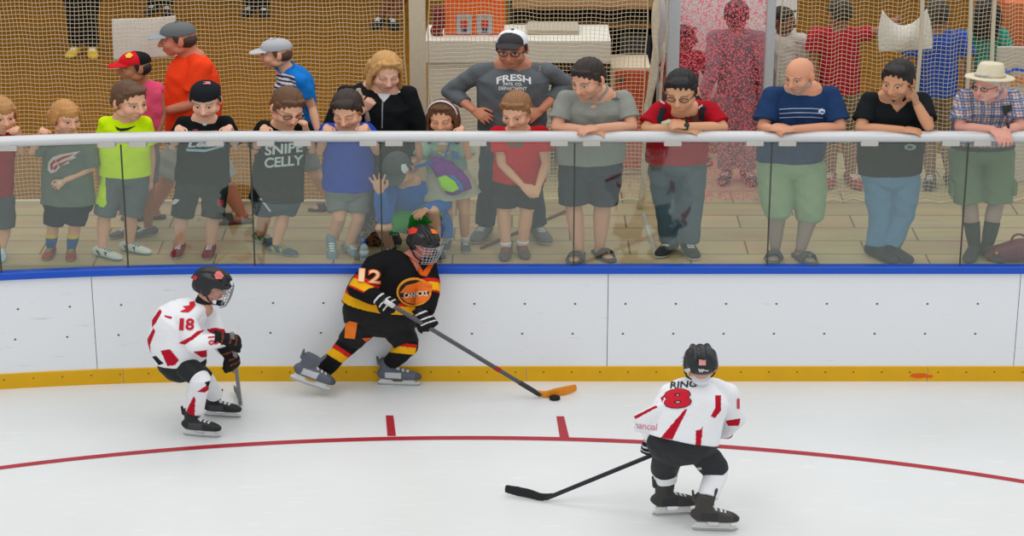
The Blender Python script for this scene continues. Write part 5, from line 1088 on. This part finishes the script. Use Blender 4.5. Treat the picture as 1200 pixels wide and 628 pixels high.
def a14(x):
    c, M, hs = x['c'], x['M'], x['hs']; b = Blob(); M = M@rx(-.28); P = lambda *p: c+M@(A(*p)*hs)
    prof = [(.035, 1.0), (.08, .96), (.135, .84), (.160, .74)]
    b.tube([P(0, .008, z) for z, k in prof], [(.088*hs*k, .108*hs*k) for z, k in prof], ref=M@A(1, 0, 0), n=26, cap=(0, .12)); h_ = b.build('sun_hat', x['R'], mat((214, 204, 176), .8, 0, 'canvas', .08, 40, .3), vox=.007, it=2, wrinkle=.002)
    b = Blob(); b.tube([P(0, .008, .048), P(0, .008, .062)], [(.152*hs, .172*hs), (.144*hs, .164*hs)], ref=M@A(1, 0, 0), n=36, cap=(0, 0)); b.build('brim', h_, mat((214, 204, 176), .8, 0, 'canvas', .08, 40, .3), vox=.006, it=1)
    b = Blob(); b.tube([P(0, .008, .066), P(0, .008, .086)], [(.091*hs, .111*hs), (.089*hs, .109*hs)], ref=M@A(1, 0, 0), n=30, cap=(0, 0)); b.build('hat_band', h_, mat((206, 195, 166), .8, 0, 'canvas', .08), vox=.006, it=1)
    decal('pocket_item', x['shirt'], (50, 58, 56), polys=[[(1174, 124), (1186, 123), (1186, 130), (1181, 132), (1178, 136), (1175, 131)]], off=.012)
    w = x['m']((1181, 148, .0)); b = Blob(); b.tube([w+A(-.010, 0, 0), w+A(.010, 0, 0)], [.036, .036], n=16, cap=(0, 0)); b.build('wristwatch', x['R'], mat((40, 40, 40), .5), vox=.006, it=1)
    b = Blob(); T = x['T'][0]; b.tube([T[0]+A(0, 0, -.02), T[0]+A(0, 0, .02)], [(T[1]*1.0, T[1]*.70)]*2, n=28, cap=(0, 0)); b.build('belt', x['R'], mat((48, 50, 48), .6), vox=.008, it=1)
    for s_, kx_ in ((-1, 0), (1, 1)):
        h, k, an, gg = x['L'][kx_]; b = Blob(); w = h*.30+k*.70; b.box(w+A(.118*s_, -.01, 0), (.018, .06, .065)); b.build('cargo_pocket', x['bottoms'], cloth((104, 122, 94)), vox=.008, it=2)
person('older man in straw coloured sun hat and plaid shirt with hands crossed over the rail', 'person', (1150, 299), (220, 158, 140), 1.06, D((1158, 99, .06), 36, (-44, 10, 0), brow=(170, 160, 150), stubble=((190, 180, 172), .3), legs=(168, 142, 132)), (1160, 114, .26), [(1132, 121, .28), (1186, 121, .28)],
    [[(1124, 149, .14), (1163, 151, .0)], [(1196, 148, .12), (1178, 152, -.02)]], [(1152, 170, .36, 38), (1153, 148, .36, 38), (1158, 130, .30, 40)], dict(t=.80, loose=.014, paint=stripes((196, 196, 190), plaid), collar=(150, 160, 180)),
    [((1130, 180, .36), (1136, 236, .34), (1141, 300)), ((1171, 180, .36), (1168, 236, .36), (1156, 300))], dict(name='cargo_shorts', rgb=(106, 126, 98), hem=1.0, loose=.040, hw=37), [dict(yaw=-20, top=(48, 54, 50), sole=(58, 62, 58), lace=(60, 64, 60)), dict(yaw=20, top=(48, 54, 50), sole=(58, 62, 58), lace=(60, 64, 60))],
    ('crop', (190, 184, 176)), specs=(60, 56, 54), hands=(H(-1, (.55, -.7, -.45), (.1, -.6, .8), 20, spread=.14), H(1, (-.0, -.7, -.55), (.1, -.6, .8), 25, spread=.14)), socks=[((50, 58, 54), .55), ((50, 58, 54), .55)], after=a14)
# --- second row
def a15(x): decal('cap_logo', x['cap'], (226, 190, 60), polys=[[(147, 65), (152, 62), (156, 65), (153, 68), (148, 68)]], off=.01)
person('child in red and black cap and pink sleeveless top behind the neon yellow shirt', 'person', (164, 278), (176, 116, 84), .82, D((157, 79, .85), 36, (-62, 2, 0), kid=True, brow=(40, 30, 26)), (164, 97, .92), [(152, 108, .86), (184, 106, .98)],
    [[(146, 140, .85), (150, 170, .80)], [(190, 135, .95), (184, 160, .85)]], [(166, 170, .92, 24), (167, 135, .92, 24), (168, 110, .92, 21)], dict(rgb=(232, 84, 122), sleeve='none', name='sleeveless_top'),
    [((157, 178, .92), (156, 222, .88), (153, 272)), ((175, 178, .92), (174, 222, .92), (174, 273))], dict(name='shorts', rgb=(120, 124, 128), hem=.8), [dict(yaw=-50, top=(90, 90, 94)), dict(yaw=-50, top=(90, 90, 94))],
    ('short', (26, 22, 22)), dict(rgb=(206, 22, 34), back=(24, 22, 24), brim_rgb=(206, 22, 34)), hands=DOWN, dy=-.08, after=a15)
def a16(x): decal('cap_patch', x['cap'], (206, 110, 96), polys=[[(203, 24), (207, 20), (214, 20), (212, 24)]], off=.01)
person('man in bright orange T-shirt and grey cap walking past behind the children', 'person', (232, 266), (206, 128, 100), 1.14, D((208, 46, 1.02), 40, (-82, 6, 0), brow=(70, 50, 40)), (224, 68, 1.06), [(236, 84, .90), (222, 84, 1.24)],
    [[(226, 122, .86), (190, 131, .82)], [(202, 120, 1.25), (180, 132, 1.05)]], [(226, 160, 1.06, 33), (226, 122, 1.06, 36), (225, 92, 1.06, 32)], dict(rgb=(252, 70, 30), t=.66, loose=.02), 
    [((218, 170, .98), (196, 210, .95), (180, 263)), ((236, 170, 1.14), (262, 214, 1.12), (283, 268, .0))], dict(name='shorts', rgb=(168, 170, 164), hem=.9, loose=.05), [dict(yaw=-80, top=(76, 80, 74), slide=True, name='sandal'), dict(yaw=-80, top=(76, 80, 74), slide=True, name='sandal')],
    ('crop', (60, 46, 38)), dict(rgb=(104, 108, 108), brim_rgb=(150, 156, 158)), hands=(H(-1, (-1, -.1, -.05), (0, -.6, .7), 35), H(1, (-.8, -.2, -.4), (0, -.4, .8), 35)), body_depth=.95, dy=.16, after=a16)
def polo17(p, c, m):
    q = m((338, 100, 1.42)); zt, zb = m((336, 84, 1.4))[2], m((336, 108, 1.4))[2]; xr = m((352, 100, 1.4))[0]
    k = (p[:, 0] < xr-.15*(p[:, 2]-zb))&(p[:, 2] < zt); f = ((p[:, 2]-zb)/.036)%1
    c[k&(f < .45)] = lin((226, 228, 234)); c[k&(f >= .45)] = lin((40, 48, 84))
def a17(x): decal('cap_logo', x['cap'], (230, 230, 232), polys=[[(316, 45), (324, 42), (325, 43.5), (317, 47)]], off=.01)
person('boy in pale grey cap and bright blue polo shirt walking past behind the glasses boy', 'person', (362, 250), SK, .86, D((323, 63, 1.36), 36, (-80, 6, 0), kid=True, brow=(110, 80, 56)), (334, 82, 1.40), [(352, 97, 1.26), (342, 94, 1.54)],
    [[(366, 126, 1.28), (372, 152, 1.14)], [(335, 125, 1.55), (322, 148, 1.45)]], [(348, 160, 1.42, 24), (347, 125, 1.42, 25), (344, 98, 1.40, 25)], dict(t=.62, loose=.012, paint=stripes((24, 120, 206), polo17), collar=(24, 120, 206)),
    [((343, 168, 1.36), (336, 205, 1.32), (326, 247)), ((353, 168, 1.48), (370, 206, 1.46), (389, 246))], dict(name='shorts', rgb=(120, 124, 126), hem=.8), [dict(yaw=-80, top=(80, 84, 84), slide=True, name='sandal'), dict(yaw=-80, top=(80, 84, 84), slide=True, name='sandal')],
    ('crop', (84, 60, 40)), dict(rgb=(176, 178, 182), brim_rgb=(186, 188, 192)), hands=DOWN, body_depth=.95, after=a17)
def a18(x):
    strap(x, 'shoulder_bag_strap', [(418, 96), (420, 104), (423, 113), (426, 122), (429, 132), (431, 142)], (.022, .008), (176, 158, 138))
    decal('emblem', x['shirt'], (220, 222, 224), polys=[[(463, 107), (469, 106.5), (469, 108.5), (463, 109)]])
    decal('zip', x['shirt'], (150, 152, 156), polys=[[(447.5, 117), (449, 117), (448.5, 150), (447, 150)]])
    decal('white_undershirt', x['body'], (226, 226, 230), polys=[[(442, 109.5), (458, 109.5), (455, 114), (449.5, 120), (445, 114)]], off=.01)
person('woman with blond bob in black zip top standing behind the children', 'person', (446, 284), (226, 176, 150), 1.0, D((452, 84, .52), 42, (14, 22, 2), brow=(130, 98, 66), lip=(190, 110, 104), closed=True), (447, 107, .62), [(406, 116, .64), (478, 116, .64)],
    [[(388, 148, .60), (428, 128, .46)], [(492, 152, .62), (488, 186, .52)]], [(442, 188, .66, 42), (442, 160, .66, 41), (442, 128, .64, 44)], dict(rgb=(24, 27, 29), sleeve='long', name='zip_top', loose=.014),
    [((424, 196, .66), (428, 240, .64), (430, 286)), ((462, 196, .66), (460, 240, .66), (460, 286))], dict(name='jeans', rgb=(54, 62, 76), hem=1.95), [dict(yaw=-10, top=(50, 46, 46)), dict(yaw=10, top=(50, 46, 46))],
    ('bob', (190, 144, 86), .0008), hands=(H(-1, (.35, -.3, .7), (-.2, -.9, 0), 60), DOWN[1]), dy=.12, after=lambda x: (cut(x, [(436, 97), (464, 97), (459, 108), (449.5, 119), (442, 108)]), a18(x)))
def a19(x):
    decal('lettering', x['shirt'], (232, 234, 236), text='FRESH', place=(602, 91, 40, 8, 0), bold=.03, arc=4.0, off=.007); decal('lettering', x['shirt'], (226, 228, 230), text='PATS. CO.', place=(601, 98.6, 22, 3.6, 1), bold=.03, off=.007); decal('lettering', x['shirt'], (226, 228, 230), text='DEPARTMENT', place=(601, 103.5, 33, 4.2, 1), bold=.03, off=.007)
    decal('cap_lettering', x['cap'], (220, 222, 224), polys=[[(585, 39), (592, 36), (600, 36.5), (600, 39), (592, 39), (586, 42)]], off=.01)
person('man with glasses and trucker cap in grey lettered sweatshirt, hands on hips', 'person', (598, 282), (200, 132, 102), 1.14, D((600, 57, .62), 42, (-10, 10, 0), brow=(60, 46, 38), stubble=((120, 92, 76), .3)), (601, 80, .72), [(564, 90, .74), (640, 90, .74)],
    [[(528, 107, .86), (555, 129, .60)], [(664, 99, .86), (634, 129, .60)]], [(600, 152, .74, 42), (600, 122, .74, 42), (601, 98, .73, 44)], dict(rgb=(98, 104, 108), sleeve='long', cuff=.62, name='sweatshirt', loose=.010),
    [((581, 160, .74), (574, 216, .72), (568, 281)), ((619, 160, .74), (622, 216, .74), (630, 282))], dict(name='jeans', rgb=(52, 66, 84), hem=1.95, loose=.018), [dict(yaw=-18, top=(110, 112, 112)), dict(yaw=18, top=(110, 112, 112))],
    ('crop', (50, 40, 36)), dict(rgb=(62, 60, 60), back=(224, 226, 230), brim_rgb=(56, 56, 58), tip=-.22, bk=-.045), specs=(30, 28, 28), hands=(H(-1, (.75, -.5, -.45), (-.2, -.8, .5), 20), H(1, (-.75, -.5, -.45), (.2, -.8, .5), 20)), dy=.10, after=a19)
# --- people beyond the net
def bystander(label, root, headc, hh, yaw, skin, hairc, shw, top, low, sleeve='short', hem=2.0, arms=None, shoes=(40, 40, 42), hd='crop', legs_dx=12, s=1.05, turn=0):
    g = G(*root); Y = g[1]; x, y = headc; fx, fy = root; hy = y+hh*.5; leg = fy-hy; ty = hy+leg*.42; k = .95
    ar = arms or [[(x-shw-4, hy+leg*.22, Y), (x-shw-2, hy+leg*.40, Y-.08)], [(x+shw+4, hy+leg*.22, Y), (x+shw+2, hy+leg*.40, Y-.08)]]
    return person(label, 'person', root, skin, s, D((x, y, Y-.02), hh, (yaw, 8, 0)), (x, hy+5, Y), [(x-shw+6, hy+14, Y), (x+shw-6, hy+14, Y)], ar,
        [(x, ty, Y, shw*.82), (x, hy+leg*.25, Y, shw*.80), (x, hy+18, Y, shw*.80)], dict(rgb=top, sleeve=sleeve),
        [((x-shw*.42, ty+8, Y), (x-legs_dx*.9, hy+leg*.70, Y-.03), (fx-legs_dx, fy)), ((x+shw*.42, ty+8, Y), (x+legs_dx*.9, hy+leg*.70, Y-.03), (fx+legs_dx, fy+1))],
        dict(name='trousers' if hem > 1.2 else 'shorts', rgb=low, hem=hem), [dict(yaw=-12+turn, top=shoes, accent=shoes, sole=shoes), dict(yaw=12+turn, top=shoes, accent=shoes, sole=shoes)], (hd, hairc), hands=DOWN)
bystander('person in black trousers and yellow shoes standing far back on the brown floor', (99, 64), (96, -105), 30, 160, SK2, (50, 40, 34), 28, (60, 64, 70), (18, 20, 24), hem=1.9, shoes=(206, 166, 30), legs_dx=9)
bystander('person in black trousers and black boots beyond the net, left of the striped polo boy', (301, 16), (298, -140), 28, 150, SK2, (50, 40, 34), 26, (90, 60, 60), (16, 18, 22), hem=1.97, shoes=(18, 18, 20), legs_dx=7)
bystander('person in black shoes beyond the net above the grey cap of the man in orange', (188, 14), (186, -142), 28, 170, SK2, (60, 44, 34), 26, (70, 80, 110), (16, 18, 22), hem=1.97, shoes=(18, 18, 20), legs_dx=7)
bystander('bare legged person in black shoe stepping far behind the blond woman', (452, 30), (470, -125), 28, 120, (120, 66, 34), (40, 30, 26), 25, (110, 40, 40), (40, 40, 44), hem=.7, shoes=(18, 18, 20), legs_dx=7)
# right side, just behind the pleated net
bystander('person in white T-shirt beside the silver post behind the bald man', (914, 206), (918, 24), 32, 60, (120, 78, 54), (34, 26, 24), 27, (206, 202, 196), (196, 192, 184), hem=1.9)
Yr = G(985, 214)[1]
bystander('person in red T-shirt with raised arm behind the net between two men', (985, 214), (984, 16), 34, 200, (150, 98, 70), (44, 34, 28), 33, (176, 28, 50), (116, 98, 70), hem=1.05, arms=[[(952, 70, Yr), (956, 100, Yr-.08)], [(1030, 36, Yr-.02), (1052, 22, Yr-.05)]], shoes=(150, 40, 50))
bystander('person in blue T-shirt behind the white cloth and the net seams', (1102, 216), (1098, 18), 36, 185, (150, 108, 84), (52, 44, 40), 34, (42, 84, 176), (120, 100, 74), hem=1.0)
bystander('person with long dark hair in teal top behind the net and the straw hat', (1156, 198), (1156, 16), 34, 180, (160, 112, 84), (22, 20, 22), 22, (50, 150, 132), (60, 62, 70), hem=1.9, hd='long')
# behind the red mesh screen
bystander('dark clothed person standing close behind the red mesh screen', (863, 211), (863, 18), 36, 175, (150, 110, 104), (60, 52, 54), 31, (128, 116, 122), (128, 118, 124), sleeve='long', hem=1.9, arms=[[(836, 80, 2.4), (826, 110, 2.35)], [(900, 90, 2.4), (896, 130, 2.35)]])
bystander('smaller person behind the red mesh screen beside the silver post', (812, 188), (803, 44), 30, 90, (150, 70, 66), (60, 30, 30), 22, (150, 40, 50), (130, 60, 66), hem=1.9, s=.9)
# --- things on the floor by the glass
g = G(427, 306); b = Blob(); r_ = .034
b.tube([(0, 0, .0), (0, 0, .02), (0, 0, .10), (0, 0, .135), (0, 0, .16), (0, 0, .175)], [r_*.95, r_, r_, r_*.9, r_*.45, r_*.40], ref=(1, 0, 0), n=22, cap=(.1, 0), sub=3)
bt = empty('water_bottle', (g[0], g[1], ZF), 'clear water bottle with blue cap standing by the glass', 'bottle'); b.build('bottle_body', bt, mat((176, 196, 202), .15, 0, 'bottle plastic', .05, 10, 0, .6), vox=.005, it=1)
b = Blob(); b.tube([(0, 0, .176), (0, 0, .205)], [.020, .020], n=18, cap=(0, .2)); b.raw('bottle_cap', bt, mat((26, 66, 176), .4))
b = Blob(); b.tube([(0, 0, .045), (0, 0, .105)], [r_*1.03, r_*1.03], n=22, cap=(0, 0)); b.raw('bottle_label', bt, mat((206, 214, 222), .5, 0, 'label', .2, 60))
g = G(1186, 306); hb = empty('handbag', (g[0], g[1], ZF), 'maroon leather handbag on the floor by the glass at the right photo edge', 'bag')
b = Blob(); b.tube([(-.15, 0, .05), (-.10, 0, .075), (.02, 0, .10), (.14, 0, .10), (.22, 0, .07)], [(.05, .05), (.075, .075), (.085, .10), (.085, .10), (.06, .07)], ref=(0, 1, 0), n=20, sq=2.6); b.build('pouch', hb, mat((104, 34, 54), .45, 0, 'leather', .15, 20, .3, .4), vox=.007, it=2, zmin=.0, wrinkle=.003)
b = Blob(); b.tube([(-.02, -.03, .17), (-.015, -.03, .235), (.03, -.03, .262), (.075, -.03, .235), (.08, -.03, .17)], [.010]*5, n=10, sub=4); b.raw('bag_handle', hb, mat((104, 34, 54), .45))
for k, u in enumerate((-.13, -.08)):
    b = Blob(); b.ell((u, -.07, .10-.02*k), (.012, .006, .012)); b.raw('buckle', hb, mat((210, 170, 60), .3, .8))
g = G(440, 287); bg_ = empty('tote_bag', (g[0], g[1], ZF), 'brown and black patterned bag on the floor behind the water bottle', 'bag')
def bagp(p, n): return np.where((np.sin(p[:, 0]*90+np.sin(p[:, 2]*70)*1.5)*np.sin(p[:, 2]*85+p[:, 0]*30) > .15)[:, None], lin((34, 30, 30)), lin((140, 92, 52)))
b = Blob(); b.tube([(0, 0, .03), (0, 0, .10), (0, 0, .17), (.01, 0, .20)], [(.085, .06), (.095, .07), (.08, .055), (.05, .03)], n=20, sq=2.6); b.build('pouch', bg_, paint_mat('printed cloth', .85, .35, .12), vox=.007, it=2, paint=bagp, zmin=.0)
b = Blob(); b.tube([(-.04, -.02, .18), (-.03, -.02, .26), (.03, -.02, .26), (.05, -.02, .18)], [.009]*4, n=8, sub=4); b.raw('bag_handle', bg_, mat((60, 44, 34), .6))
g0, g1 = G(676, 243), G(564, 292)  # stick-like reflection in the glass, modelled as a solid stick on the tiles
fs = empty('hockey_stick', tuple((g0+g1)/2), 'thin brown stick shape standing in for a glass reflection behind the boy in red', 'hockey stick'); mid = (g0+g1)/2
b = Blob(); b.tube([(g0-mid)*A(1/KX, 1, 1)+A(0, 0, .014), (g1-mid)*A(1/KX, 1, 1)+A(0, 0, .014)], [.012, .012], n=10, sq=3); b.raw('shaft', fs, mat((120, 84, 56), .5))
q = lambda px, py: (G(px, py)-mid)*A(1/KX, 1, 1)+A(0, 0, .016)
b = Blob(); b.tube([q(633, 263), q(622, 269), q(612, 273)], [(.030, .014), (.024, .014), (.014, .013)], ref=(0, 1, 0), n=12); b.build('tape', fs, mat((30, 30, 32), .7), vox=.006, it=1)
